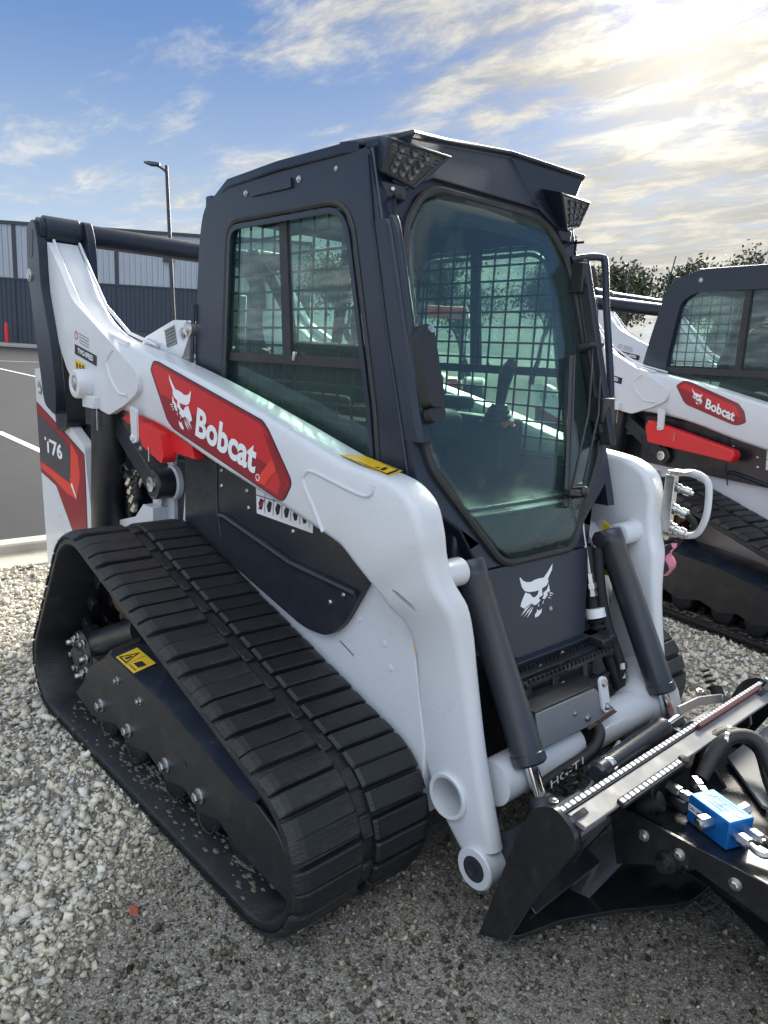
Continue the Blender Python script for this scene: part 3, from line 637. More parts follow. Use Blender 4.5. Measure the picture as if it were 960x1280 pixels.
def cab_main(parent):
    # ---- side walls with the window opening
    wall = round_poly([(-0.900, 0.98), (-0.925, 1.45), (-0.895, 1.815), (-0.860, 1.935), (-0.68, 1.985), (0.015, 1.985), (0.300, 1.02), (0.31, 0.98)], [0, 0.1, 0.06, 0.06, 0.05, 0.02, 0, 0], 5)
    hole = round_poly([(-0.735, 1.060), (-0.730, 1.41), (-0.705, 1.868), (-0.052, 1.868), (0.092, 1.30), (0.130, 1.08)], [0.03, 0, 0.08, 0.11, 0.02, 0.03], 7)
    for s in (-1, 1):
        fn = sidefn(s)
        mb = MB(); mb.slab(wall, [hole], fn, 0.470, 0.430); w = build(mb, 'cab_side', 'cab', parent, bevel=0.006, seg=2)
        mb = MB(); mb.slab(grow(hole, 0.034), [grow(hole, 0.018)], fn, 0.4765, 0.468); build(mb, 'pressed_border', 'cab', w, bevel=0.003)
        mb = MB(); mb.tube([fn(a, b, 0.468) for a, b in grow(hole, 0.004)], 0.009, 6, closed=True); build(mb, 'window_seal', 'seal', w)
        mb = MB(); mb.tube([fn(a, b, 0.4715) for a, b in ((0.012, 1.965), (0.045, 1.80), (0.12, 1.52), (0.205, 1.24), (0.262, 1.04))], 0.0055, 6); build(mb, 'weld_bead', 'cab', w)
        mb = MB(); mb.slab([(-0.74, 1.43), (-0.72, 1.875), (-0.03, 1.875), (0.07, 1.43)], [], fn, 0.455, 0.451); build(mb, 'upper_pane', 'glass', w, smooth=0)
        mb = MB(); mb.slab([(-0.735, 1.065), (-0.735, 1.43), (0.07, 1.43), (0.135, 1.10), (0.135, 1.065)], [], fn, 0.452, 0.448); build(mb, 'lower_pane', 'glass', w, smooth=0)
        mb = MB(); mb.slab([(-0.732, 1.405), (-0.730, 1.435), (0.060, 1.435), (0.068, 1.405)], [], fn, 0.464, 0.440)
        mb.slab([(-0.376, 1.43), (-0.415, 1.866), (-0.375, 1.866), (-0.328, 1.43)], [], fn, 0.461, 0.443)
        build(mb, 'window_sash', 'seal', w, bevel=0.002, seg=1)
        mb = MB(); mb.box((-0.30, s*0.468, 1.432), (0.012, 0.012, 0.028)); build(mb, 'sash_latch', 'zinc', w, bevel=0.002, seg=1)
        mb = MB()
        for x in (-0.66, -0.44): bolt(mb, (x, s*0.462, 1.450), (0, s, 0), 0.006, 0.006, False)
        pieces(mb, 'sash_screw', 'zinc', w)
        guard(w, lambda a, b, d, s=s: (a, s*(0.425+d), b), -0.72, 0.11, 1.04, 1.87)
        mb = MB(); mb.slab(round_poly([(-0.55, 1.925), (-0.545, 1.955), (-0.33, 1.955), (-0.325, 1.925)], 0.006), [], fn, 0.478, 0.468); build(mb, 'roof_side_plate', 'cab', w, bevel=0.002)
        mb = MB(); bolt(mb, (-0.585, s*0.471, 1.940), (0, s, 0), 0.007, 0.006); bolt(mb, (-0.295, s*0.471, 1.945), (0, s, 0), 0.007, 0.006); bolt(mb, (-0.12, s*0.471, 1.95), (0, s, 0), 0.005, 0.004); pieces(mb, 'side_bolt', 'zinc', w)
    # ---- front frame and door
    mb = MB(); outer = [(-0.455, 1.985), (-0.470, 1.10), (-0.32, 0.975), (-0.265, 0.880), (0.265, 0.880), (0.32, 0.975), (0.470, 1.10), (0.455, 1.985)]
    O = [(-0.462, 1.990), (-0.472, 1.08), (-0.335, 0.985), (-0.275, 0.865), (0.275, 0.865), (0.335, 0.985), (0.472, 1.08), (0.462, 1.990)]
    inner = grow(WS, 0.006)
    mb.slab(O, [inner], front, 0.0, -0.045); fr = build(mb, 'door_frame', 'cab', parent, bevel=0.006)
    mb = MB(); mb.slab(round_poly([(-0.272, 0.864), (0.272, 0.864), (0.180, 0.605), (-0.180, 0.605)], [0, 0, 0.02, 0.02]), [], front, 0.002, -0.03); dl = build(mb, 'door_lower_panel', 'cab', fr, bevel=0.005)
    mb = MB(); put_logo(mb, lambda a, b, d: front(a, b, 0.003+d), -0.128, 0.700, 0.190, 0.140, 0.0); build(mb, 'animal_emblem', 'print', dl if False else fr, smooth=0)
    mb = MB(); bolt(mb, front(0.02, 0.712, 0.003), (1, 0, 0.28), 0.005, 0.004); build(mb, 'door_rivet', 'zinc', fr)
    mb = MB(); mb.tube([front(a, b, 0.004) for a, b in round_poly(grow(WS, 0.014), 0.03, 3)], 0.013, 8, closed=True); build(mb, 'door_seal', 'seal', fr)
    mb = MB(); nx, rows = 15, []
    # curved pane: it bends back towards its sides
    pts = [p for p in round_poly(WS, 0.03, 3)]; bm = bmesh.new()
    zs = [0.885+(1.902-0.885)*j/26 for j in range(27)]
    def half(z):
        xs = []; P = WS
        for i in range(len(P)):
            (a0, b0), (a1, b1) = P[i], P[(i+1) % len(P)]
            if (b0-z)*(b1-z) <= 0 and b0 != b1: xs.append(a0+(a1-a0)*(z-b0)/(b1-b0))
        return max(xs) if xs else 0.15
    grid = []
    for z in zs:
        h = half(min(max(z, 0.8851), 1.9019)); row = []
        for i in range(25):
            t = -1+2*i/24; a = h*t; row.append(front(a, z, -0.004+0.020*(1-(abs(a)/0.42)**2.2)))
        grid.append(row)
    vs = [p for r_ in grid for p in r_]; fs = [(j*25+i, j*25+i+1, (j+1)*25+i+1, (j+1)*25+i) for j in range(26) for i in range(24)]
    mb = MB(); mb.add(vs, fs); g = build(mb, 'windscreen', 'glass', fr, smooth=80); sm = g.modifiers.new('thick', 'SOLIDIFY'); sm.thickness = 0.005
    # wiper: motor, parallel arms and blade
    mb = MB()
    mb.tube([front(0.395, 1.505, 0.05), front(0.30, 1.28, 0.055), front(0.160, 1.055, 0.045)], 0.0045, 8)
    mb.tube([front(0.445, 1.505, 0.05), front(0.36, 1.28, 0.055), front(0.215, 1.045, 0.045)], 0.0045, 8)
    mb.bar(front(0.385, 1.505, 0.045), front(0.460, 1.508, 0.045), 0.018, 0.014); mb.bar(front(0.13, 1.045, 0.045), front(0.225, 1.035, 0.045), 0.026, 0.018)
    mb.lathe(front(0.21, 1.04, 0.01), (1, 0, 0.28), [(0, 0.02), (0.05, 0.018), (0.06, 0.01)], 16); mb.lathe(front(0.395, 1.505, 0.0), (1, 0, 0.28), [(0, 0.016), (0.05, 0.014), (0.06, 0.008)], 16)
    wi = build(mb, 'wiper_arm', 'black', parent, bevel=0.002, seg=1)
    mb = MB(); mb.bar(front(0.300, 1.47, 0.020), front(0.145, 1.00, 0.022), 0.012, 0.020); mb.bar(front(0.300, 1.47, 0.034), front(0.145, 1.00, 0.036), 0.006, 0.010); build(mb, 'wiper_blade', 'plastic', wi)
    # ---- grab handles on both sides of the door
    for s in (-1, 1):
        mb = MB(); P = [(0.060, s*0.435, 1.790), (0.100, s*0.450, 1.803), (0.120, s*0.452, 1.775), (0.140, s*0.450, 1.700), (0.172, s*0.448, 1.582), (0.222, s*0.444, 1.377), (0.240, s*0.442, 1.288), (0.224, s*0.440, 1.235), (0.180, s*0.430, 1.190)]
        if s > 0: P = [(0.085, 0.400, 1.800), (0.120, 0.445, 1.812), (0.142, 0.492, 1.815), (0.155, 0.500, 1.795), (0.180, 0.497, 1.65), (0.235, 0.478, 1.42), (0.258, 0.468, 1.300), (0.262, 0.462, 1.262), (0.250, 0.425, 1.212), (0.235, 0.385, 1.210)]
        mb.tube(spline(P, 5), 0.0125, 12)
        h = build(mb, 'grab_handle', 'cab', parent)
        mb = MB(); mb.lathe((0.170, s*0.430, 1.200), (1, -s*0.3, 0), [(0, 0.016), (0.045, 0.018), (0.05, 0.008)], 16); build(mb, 'handle_foot', 'black', h)
    # deep pillar cover behind the near handle
    mb = MB(); mb.loft([[(0.06-SLOPE*(z-1.8)+dx_, y, z) for dx_, y in ((-0.020, -0.472), (0.035, -0.468), (0.045, -0.456), (0.045, -0.425), (0.00, -0.415))] for z in (1.225, 1.26, 1.78, 1.80)])
    build(mb, 'pillar_cover', 'cab', parent, bevel=0.004)
    mb = MB(); mb.loft([[(0.075-SLOPE*(z-1.8)+dx_, y, z) for dx_, y in ((0.0, 0.440), (0.06, 0.436), (0.065, 0.425), (0.060, 0.405), (0.02, 0.400))] for z in (1.19, 1.22, 1.78, 1.80)])
    build(mb, 'pillar_cover', 'black', parent, bevel=0.004)
    # mirror pads and hinges
    for s in (-1, 1):
        mb = MB()
        if s < 0: P = round_poly([(-0.458, 1.510), (-0.398, 1.515), (-0.392, 1.305), (-0.455, 1.300)], 0.025, 4); off = 0.035
        else: P = round_poly([(0.395, 1.775), (0.470, 1.770), (0.475, 1.700), (0.395, 1.700)], 0.006, 3); off = 0.02
        mb.slab(P, [], front, off+0.035, off); o = build(mb, 'mirror_pad' if s < 0 else 'hinge_box', 'plastic', parent, bevel=0.010, seg=3)
        if s < 0:
            mb = MB(); mb.slab(round_poly([(-0.455, 1.30), (-0.392, 1.31), (-0.390, 1.272), (-0.445, 1.262)], 0.015, 3), [], front, off+0.028, off+0.002); build(mb, 'mirror_foot', 'plastic', o, bevel=0.006)
            mb = MB(); mb.lathe(front(-0.412, 1.500, off+0.035), (1, 0, 0.28), [(0, 0.011), (0.004, 0.010), (0.005, 0.0)], 18); build(mb, 'mirror_bolt', 'zinc', o)
    mb = MB(); mb.box(front(0.42, 1.295, 0.03), (0.06, 0.07, 0.085)); mb.box(front(0.40, 1.73, 0.03), (0.05, 0.03, 0.10)); pieces(mb, 'door_hinge', 'plastic', parent, bevel=0.005)
    mb = MB(); mb.tube([front(0.405, b, 0.022) for b in (1.80, 1.70, 1.60, 1.50)], 0.006, 8); mb.tube([front(0.40, b, 0.030) for b in (1.50, 1.4, 1.3, 1.22)], 0.009, 8); build(mb, 'washer_pipe', 'plastic', parent)
    # ---- roof
    def rf(rows):
        m_ = MB(); m_.loft(rows, caps=True); return m_
    R_ = [ # x, half width, edge z, crown z, thickness
        (-0.865, 0.400, 1.925, 1.945), (-0.840, 0.450, 1.950, 1.965), (-0.700, 0.468, 1.998, 2.020), (-0.40, 0.472, 2.010, 2.045), (-0.09, 0.470, 2.010, 2.060), (-0.03, 0.462, 2.008, 2.058)]
    rows = []
    for x, w, ze, zc in R_:
        rows.append([(x, -w, ze-0.030), (x, -w-0.008, ze-0.026), (x, -w-0.006, ze), (x, -w*0.88, ze+0.012), (x, -w*0.35, zc), (x, w*0.35, zc), (x, w*0.88, ze+0.012), (x, w+0.006, ze), (x, w+0.008, ze-0.026), (x, w, ze-0.030)])
    mb = rf(rows); ro = build(mb, 'roof', 'cab', parent, bevel=0.004, smooth=30)
    # visor: front edge is a shallow three-sided arch, its face falls back to the door frame
    V = [(-0.466, 0.00, 2.000), (-0.402, 0.118, 2.022), (-0.160, 0.005, 2.074), (0.160, -0.005, 2.108), (0.405, 0.108, 2.068), (0.468, 0.00, 2.030)]
    Bv = [(-0.462, 0.020, 1.93), (-0.372, 0.055, 1.890), (-0.250, 0.045, 1.945), (0.250, 0.045, 1.945), (0.372, 0.055, 1.890), (0.462, 0.020, 1.93)]
    Bk = [(-0.478, -0.10, 2.013), (-0.412, -0.10, 2.030), (-0.160, -0.10, 2.070), (0.160, -0.10, 2.070), (0.412, -0.10, 2.030), (0.478, -0.10, 2.013)]
    mb = MB()
    rows = [[(b[1], b[0], b[2]) for b in Bk], [(v[1]-0.006, v[0], v[2]+0.004) for v in V], [(v[1], v[0], v[2]-0.006) for v in V], [(v[1]-0.012, v[0], v[2]-0.016) for v in V], [(b[1], b[0], b[2]) for b in Bv], [(b[1]-0.06, b[0], b[2]-0.02) for b in Bv]]
    n = 6; vs = [p for r_ in rows for p in r_]; fs = [(j*n+i, j*n+i+1, (j+1)*n+i+1, (j+1)*n+i) for j in range(5) for i in range(5)]
    mb.add(vs, fs); vz = build(mb, 'roof_visor', 'cab', parent, smooth=25, bevel=0.003); sm = vz.modifiers.new('thick', 'SOLIDIFY'); sm.thickness = 0.012; sm.offset = -1
    # work lamps set into the visor corners
    for s in (-1, 1):
        A, B, C_, D_ = Vector((0.098, s*0.464, 1.990)), Vector((0.122, s*0.271, 1.982)), Vector((0.088, s*0.362, 1.893)), Vector((0.070, s*0.456, 1.917))
        nrm = (B-A).cross(D_-A).normalized(); nrm = nrm if nrm.x > 0 else -nrm
        cen = (A+B+C_+D_)/4
        def q(k, off): return [cen+(p-cen)*k+nrm*(off-0.012) for p in (A, B, C_, D_)]
        mb = MB(); mb.loft([q(0.85, -0.09), q(1.08, -0.01), q(1.12, 0.004), q(1.02, 0.010), q(0.93, 0.008), q(0.90, -0.02)], caps=False); mb.add(q(0.90, -0.021), [(0, 1, 2, 3)]); lp = build(mb, 'work_lamp', 'cab', parent, bevel=0.004, smooth=30)
        mb = MB()
        for i in range(3):
            for j in range(4):
                p = A.lerp(B, (i+0.9)/4.2).lerp(D_.lerp(C_, (i+0.9)/4.2), (j+0.8)/4.8)+nrm*-0.014; mb.lathe(p, nrm, [(0, 0.004), (0.010, 0.0105), (0.012, 0.0095), (0.006, 0.003)], 10)
        pieces(mb, 'led_reflector', 'greylens', lp)
        mb = MB(); mb.add(q(0.945, 0.004), [(0, 1, 2, 3)]); l_ = build(mb, 'lamp_lens', 'lens', lp, smooth=0); m2 = l_.modifiers.new('t', 'SOLIDIFY'); m2.thickness = 0.004
        mb = MB()
        for k in range(3): mb.bar(A.lerp(D_, 0.14+k*0.10)-nrm*0.007, B.lerp(C_, 0.14+k*0.10)-nrm*0.007, 0.0018, 0.002)
        pieces(mb, 'lens_rib', 'greylens', lp)
        mb = MB(); mb.loft([[(0.03, s*0.468, 1.91), (0.085, s*0.390, 1.89), (0.08, s*0.385, 1.855), (0.035, s*0.455, 1.862)], [(-0.02, s*0.44, 1.93), (0.05, s*0.36, 1.90), (0.03, s*0.36, 1.86), (-0.01, s*0.42, 1.868)]]); build(mb, 'lamp_bracket', 'cab', lp, bevel=0.006)
        mb = MB(); bolt(mb, (0.072, s*0.428, 1.880), (0.7, s*0.7, 0), 0.006, 0.006, False); build(mb, 'bracket_bolt', 'zinc', lp)
    # ---- back and inside
    mb = MB(); mb.slab([(-0.45, 0.98), (-0.45, 1.97), (0.45, 1.97), (0.45, 0.98)], [round_poly([(-0.37, 1.42), (-0.345, 1.93), (0.345, 1.93), (0.37, 1.42)], 0.06)], lambda a, b, d: (-0.90+d+(b-1.5)*0.03, a, b), 0, 0.04); rr = build(mb, 'cab_back', 'cab', parent, bevel=0.005)
    mb = MB(); mb.slab([(-0.385, 1.40), (-0.36, 1.945), (0.36, 1.945), (0.385, 1.40)], [], lambda a, b, d: (-0.885+d+(b-1.5)*0.03, a, b), 0, 0.004); build(mb, 'rear_pane', 'glass', rr, smooth=0)
    mb = MB(); mb.box((-0.30, 0, 0.80), (1.18, 0.66, 0.42)); mb.box((-0.31, 0, 1.00), (1.10, 0.84, 0.04)); mb.box((0.06, -0.33, 0.92), (0.40, 0.05, 0.16)); build(mb, 'cab_floor_tub', 'panel', parent, bevel=0.01)
    mb = MB(); mb.box((-0.41, 0, 1.972), (0.88, 0.86, 0.012)); mb.box((-0.02, 0, 1.90), (0.05, 0.80, 0.08)); build(mb, 'headliner', 'inter', parent, bevel=0.01)
    mb = MB(); mb.box((-0.42, 0, 1.20), (0.48, 0.46, 0.14)); mb.box((-0.42, 0, 1.08), (0.36, 0.38, 0.14))
    rot = Matrix.Rotation(R(-12), 3, 'Y'); mb.box((-0.64, 0, 1.36), (0.11, 0.44, 0.26), rot); build(mb, 'seat', 'inter', parent, bevel=0.045, seg=4)
    for s in (-1, 1):
        mb = MB(); mb.box((-0.30, s*0.325, 1.15), (0.52, 0.13, 0.20)); mb.box((-0.40, s*0.31, 1.29), (0.30, 0.09, 0.05)); cs = build(mb, 'arm_console', 'inter', parent, bevel=0.02, seg=3)
        mb = MB()
        mb.lathe((-0.075, s*0.27, 1.22), (0.08, -s*0.02, 1), [(0, 0.062), (0.012, 0.066), (0.020, 0.056), (0.028, 0.058), (0.036, 0.048), (0.044, 0.050), (0.052, 0.040), (0.060, 0.042), (0.070, 0.032), (0.080, 0.028)], 20)
        mb.tube([(-0.068, s*0.268, 1.29), (-0.055, s*0.262, 1.36), (-0.04, s*0.255, 1.41), (-0.02, s*0.24, 1.43)], [0.017, 0.021, 0.027, 0.022], 12)
        mb.tube([(-0.045, s*0.255, 1.40), (0.0, s*0.232, 1.445)], [0.024, 0.020], 12)
        build(mb, 'joystick', 'plastic', cs)
        mb = MB(); mb.box((-0.028, s*0.262, 1.232), (0.03, 0.055, 0.02)); build(mb, 'console_label', 'orange', cs)
        mb = MB(); mb.tube(spline([(-0.84, s*0.28, 1.80), (-0.80, s*0.22, 1.70), (-0.76, s*0.16, 1.55), (-0.70, s*0.20, 1.36)], 5), 0.020, 10); build(mb, 'lap_bar', 'inter', cs)
    mb = MB(); mb.box((-0.80, 0.0, 1.30), (0.10, 0.80, 0.24)); mb.bar((-0.84, 0.183, 1.94), (-0.84, 0.120, 1.42), 0.05, 0.03, (1, 0, 0)); build(mb, 'rear_trim', 'inter', parent, bevel=0.02)

def cab_open(parent):
    """the older, longer cab of the neighbouring machine"""
    P = round_poly([(-1.47, 1.10), (-1.44, 1.42), (-1.392, 1.65), (-1.29, 2.02), (-1.08, 2.088), (0.02, 2.07), (0.08, 2.01), (0.26, 1.10)], [0, 0.05, 0.10, 0.14, 0.10, 0.08, 0.05, 0], 6)
    H = round_poly([(-1.235, 1.25), (-1.23, 1.55), (-1.18, 1.89), (-1.08, 1.95), (-0.09, 1.94), (-0.03, 1.885), (0.12, 1.25)], 0.06, 5)
    for s in (-1, 1):
        fn = sidefn(s); mb = MB(); mb.slab(P, [H], fn, 0.47, 0.42); w = build(mb, 'cab_side', 'cab', parent, bevel=0.012)
        mb = MB(); mb.slab(H, [], fn, 0.448, 0.444); build(mb, 'side_pane', 'glass', w, smooth=0)
        guard(w, lambda a, b, d, s=s: (a, s*(0.428+d), b), -1.22, 0.08, 1.26, 1.935, 0.07, 0.058)
        mb = MB(); mb.slab([(-1.24, 1.44), (-1.24, 1.48), (0.1, 1.48), (0.11, 1.44)], [], fn, 0.462, 0.436); mb.slab([(-0.74, 1.48), (-0.74, 1.98), (-0.70, 1.98), (-0.70, 1.48)], [], fn, 0.461, 0.437); build(mb, 'window_sash', 'seal', w)
        mb = MB(); bolt(mb, (-1.05, s*0.471, 2.02), (0, s, 0), 0.01, 0.006); pieces(mb, 'side_bolt', 'zinc', w)
    mb = MB(); mb.loft([[(x, -0.46, z), (x, 0.46, z), (x, 0.46, z+0.03), (x, -0.46, z+0.03)] for x, z in ((-1.25, 1.995), (-1.08, 2.063), (0.02, 2.045), (0.10, 2.00))]); build(mb, 'roof', 'cab', parent, bevel=0.01)
    mb = MB(); mb.box((-0.50, 0, 1.05), (1.5, 0.84, 0.35)); build(mb, 'cab_floor_tub', 'panel', parent, bevel=0.02)
    mb = MB(); mb.box((-0.50, 0, 1.30), (0.5, 0.5, 0.2)); mb.box((-0.78, 0, 1.52), (0.14, 0.48, 0.46)); build(mb, 'seat', 'inter', parent, bevel=0.05, seg=3)
    mb = MB(); mb.slab([(-0.43, 1.1), (-0.43, 2.08), (0.43, 2.08), (0.43, 1.1)], [[(-0.36, 1.15), (-0.36, 2.0), (0.36, 2.0), (0.36, 1.15)]], lambda a, b, d: (0.24-0.19*(b-1.1)-d, a, b), 0, 0.04); build(mb, 'door_frame', 'cab', parent, bevel=0.01)
    mb = MB(); mb.slab([(-0.43, 1.4), (-0.43, 2.06), (0.43, 2.06), (0.43, 1.4)], [[(-0.36, 1.5), (-0.36, 1.98), (0.36, 1.98), (0.36, 1.5)]], lambda a, b, d: (-1.44+0.30*(b-1.55)+d, a, b), 0, 0.04); build(mb, 'cab_back', 'cab', parent, bevel=0.01)

def loader(name, label, group, loc, rz, kind):
    root = empty(name, None, (loc[0], loc[1], loc[2]+GZ), rz); tag(root, label, 'track loader', group)
    main = kind == 'main'
    for s in (-1, 1):
        track(root, s, individual=(main or s < 0)); undercarriage(root, s, detail=(s < 0 and main)); lift_arm(root, s, 'large' if main else 'small', detail=(s < 0))
    # ---------------- chassis
    for s in (-1, 1):
        fn = sidefn(s)
        mb = MB(); mb.slab([(-1.32, 0.55), (-1.30, 0.88), (0.10, 0.84), (0.22, 0.90), (0.29, 0.80), (0.335, 0.66), (0.388, 0.42), (0.395, 0.22), (-0.30, 0.25)] if not main else [(-1.05, 0.60), (-0.97, 0.72), (-0.93, 1.02), (-0.86, 1.03), (-0.55, 0.84), (-0.10, 0.80), (0.10, 0.90), (0.22, 0.90), (0.29, 0.80), (0.335, 0.66), (0.388, 0.42), (0.395, 0.22), (-1.05, 0.20)], [], fn, 0.505, 0.44)
        ch = build(mb, 'chassis_side', 'white', root, bevel=0.004)
        mb = MB()
        for x, z in ((0.10, 0.70), (0.04, 0.74), (0.21, 0.66), (0.24, 0.60)): mb.lathe((x, s*0.505, z), (0, s, 0), [(0, 0.010), (0.003, 0.009), (0.004, 0.0)], 12)
        pieces(mb, 'chassis_plug', 'white', ch)
        mb = MB()
        for x, z in ((-0.03, 0.695), (0.0, 0.690)): mb.lathe((x, s*0.505, z), (0, s, 0), [(0, 0.006), (0.002, 0.005), (0.002, 0.0)], 10)
        mb.flat([(0.02, 0.610), (0.085, 0.585), (0.085, 0.581), (0.02, 0.606)], fn, 0.5062); build(mb, 'chassis_mark', 'rust', ch, smooth=0)
        mb = MB(); mb.slab([(0.333, 0.760), (0.366, 0.690), (0.336, 0.676), (0.330, 0.70)], [], fn, 0.5085, 0.505); build(mb, 'side_warning_label', 'yellow', ch, smooth=0)
        mb = MB(); mb.lathe((-0.110, s*0.505, 0.640), (0, s, 0), [(0, 0.030), (0.012, 0.030), (0.014, 0.020), (0.012, 0.0)], 20); build(mb, 'plug_ring', 'seal', ch)
        # dark engine side cover
        mb = MB(); cover = round_poly([(-1.30, 0.845), (-1.30, 1.16), (-0.38, 1.12), (0.12, 1.00), (0.20, 0.88), (0.15, 0.80)], 0.02, 3) if not main else round_poly([(-0.90, 0.81), (-0.90, 1.24), (-0.38, 1.16), (0.12, 1.02), (0.155, 0.83), (0.06, 0.675), (-0.01, 0.615), (-0.13, 0.605), (-0.62, 0.722), (-0.90, 0.800)], [0, 0, 0, 0, 0.02, 0.05, 0.08, 0.08, 0.05, 0.03], 5)
        mb.slab(cover, [], fn, 0.527, 0.506); cv = build(mb, 'engine_side_cover', 'panel', root, bevel=0.008, seg=3)
        mb = MB(); mb.tube([(-0.635, s*0.530, 0.868), (-0.60, s*0.532, 0.872), (-0.20, s*0.532, 0.800), (0.115, s*0.532, 0.785)], 0.012, 8); build(mb, 'cover_ridge', 'panel', cv)
        mb = MB(); mb.tube([(-0.665, s*0.528, 1.10), (-0.660, s*0.528, 0.90), (-0.63, s*0.528, 0.79)], 0.004, 6); build(mb, 'cover_seam', 'seal', cv)
        mb = MB()
        for x, z in ((-0.63, 1.03), (-0.63, 0.975), (-0.465, 0.985), (-0.455, 0.928), (-0.005, 0.725), (0.055, 0.765), (-0.20, 0.90)): mb.lathe((x, s*0.527, z), (0, s, 0), [(0, 0.008), (0.003, 0.008), (0.006, 0.005), (0.006, 0)], 12)
        pieces(mb, 'cover_bolt', 'zinc', cv)
        mb = MB(); mb.m = 0; mb.flat([(-0.415, 1.03), (-0.405, 0.920), (-0.10, 0.915), (-0.10, 0.99)], fn, 0.5285); mb.m = 1
        for k in range(6):
            x = -0.395+k*0.048; mb.flat([(x, 0.955), (x+0.012, 0.975), (x+0.030, 0.970), (x+0.022, 0.940), (x+0.008, 0.935)], fn, 0.5292); mb.flat([(x+0.036, 0.93), (x+0.036, 1.02-k*0.006), (x+0.0385, 1.02-k*0.006), (x+0.0385, 0.93)], fn, 0.5292)
        mb.flat([(-0.41, 0.982), (-0.10, 0.980), (-0.10, 0.978), (-0.41, 0.979)], fn, 0.5292)
        mb.m = 2; mb.flat([(-0.395, 0.94), (-0.362, 0.975), (-0.358, 0.970), (-0.391, 0.935)], fn, 0.5296)
        build(mb, 'instruction_label', ['print', 'ink', 'red'], cv, smooth=0)
        # rear upright with the model decal
        mb = MB(); tail = round_poly([(-2.312, 1.307), (-2.219, 1.311), (-2.142, 1.287), (-1.940, 1.122), (-1.836, 1.051), (-1.693, 0.991), (-1.669, 0.848), (-1.627, 0.667), (-1.649, 0.245), (-2.241, 0.322), (-2.258, 0.541), (-2.301, 1.068)], 0.02, 3)
        mb.slab(tail, [], fn, 0.6000, 0.5520); tl = build(mb, 'rear_upright', 'white', root, bevel=0.006)
        y1 = 0.6015; mb = MB()
        mb.m = 0; mb.slab(round_poly([(-2.305, 1.146), (-1.837, 1.002), (-1.695, 0.956), (-1.688, 0.848), (-1.684, 0.618), (-1.824, 0.519), (-1.912, 0.607), (-2.070, 0.755), (-2.280, 0.793)], 0.008, 2), [], fn, y1, y1-0.001)
        mb.m = 1; mb.flat([(-2.299, 1.142), (-1.837, 0.997), (-1.698, 0.952), (-1.693, 0.848), (-1.688, 0.623), (-1.824, 0.526), (-1.912, 0.613), (-2.070, 0.760), (-2.274, 0.800)], fn, y1+0.0006)
        mb.m = 2; mb.flat([(-2.274, 0.843), (-1.885, 0.799), (-1.800, 0.738), (-1.753, 0.826), (-1.761, 0.919), (-1.856, 0.993), (-1.835, 1.002), (-1.835, 0.804), (-1.912, 0.738), (-2.272, 0.806)], fn, y1+0.0010) if False else mb.flat([(-1.855, 0.989), (-1.769, 0.941), (-1.750, 0.848), (-1.802, 0.733), (-1.881, 0.793), (-1.864, 0.881)], fn, y1+0.0010)
        mb.flat([(-2.269, 0.846), (-1.885, 0.795), (-1.802, 0.734), (-1.912, 0.738), (-2.110, 0.788), (-2.272, 0.813)], fn, y1+0.0010)
        mb.m = 3; mb.flat([(-2.298, 1.092), (-2.039, 1.019), (-1.879, 0.967), (-1.864, 0.888), (-1.882, 0.802), (-2.265, 0.854)], fn, y1+0.0014)
        mb.m = 4; mb.flat([(-1.868, 0.789), (-1.802, 0.730), (-1.809, 0.752), (-1.852, 0.802)], fn, y1+0.0018)
        def tf(a, b, dd): a_ = a if s < 0 else 1-a; return (-2.199+a_*0.236, s*(y1+0.0022+dd), 0.906-a_*0.015+b*0.076)
        put_text(mb, 'T76', tf, 0, 0, 1, 1, 0, bold=0.03)
        mb.m = 1; mb.flat([(-2.176, 0.963), (-2.136, 0.960), (-2.136, 0.976), (-2.176, 0.979)], fn, y1+0.0032)
        for k in range(6): mb.flat([(-2.093+k*0.020, 0.875-k*0.002), (-2.080+k*0.020, 0.874-k*0.002), (-2.080+k*0.020, 0.865-k*0.002), (-2.093+k*0.020, 0.866-k*0.002)], fn, y1+0.0020)
        build(mb, 'model_decal', ['ink', 'red2', 'red3', 'dgrey', 'print'], tl, smooth=0)
        mb = MB(); mb.lathe((-2.221, s*0.600, 1.221), (0, s, 0), [(0, 0.036), (0.008, 0.036), (0.010, 0.026), (0.004, 0.024), (0.004, 0)], 26); build(mb, 'upright_bushing', 'zinc', tl)
        mb = MB(); mb.lathe((-2.120, s*0.600, 1.227), (0, s, 0), [(0, 0.008), (0.001, 0.008), (0.001, 0)], 10); pieces(mb, 'drain_hole', 'ink', tl, smooth=0)
        # black rear links and the lift cylinder
        mb = MB(); link = round_poly([(-2.120, 1.950), (-2.131, 1.748), (-2.066, 1.484), (-2.011, 1.287), (-1.978, 1.155), (-1.835, 1.111), (-1.830, 1.232), (-1.868, 1.440), (-1.961, 1.682), (-1.972, 1.857), (-2.022, 1.978)], 0.04, 4)
        mb.slab(link, [], fn, 0.6700, 0.6250); lk = build(mb, 'control_link', 'cab', root, bevel=0.010, seg=3)
        mb = MB(); mb.slab(round_poly([(-2.082, 1.929), (-2.093, 1.808), (-2.049, 1.808), (-2.027, 1.929)], 0.02, 3), [], fn, 0.6715, 0.6690); build(mb, 'link_slot', 'ink', lk, smooth=0)
        mb = MB(); mb.slab(round_poly([(-2.066, 1.473), (-1.912, 1.440), (-1.824, 1.068), (-1.956, 1.024)], 0.04), [], fn, 0.6250, 0.5296); mb.slab([(-1.978, 1.177), (-1.748, 1.111), (-1.649, 0.903), (-1.715, 0.848), (-1.934, 0.980)], [], fn, 0.5296, 0.4848); build(mb, 'link_casting', 'black', lk, bevel=0.012)
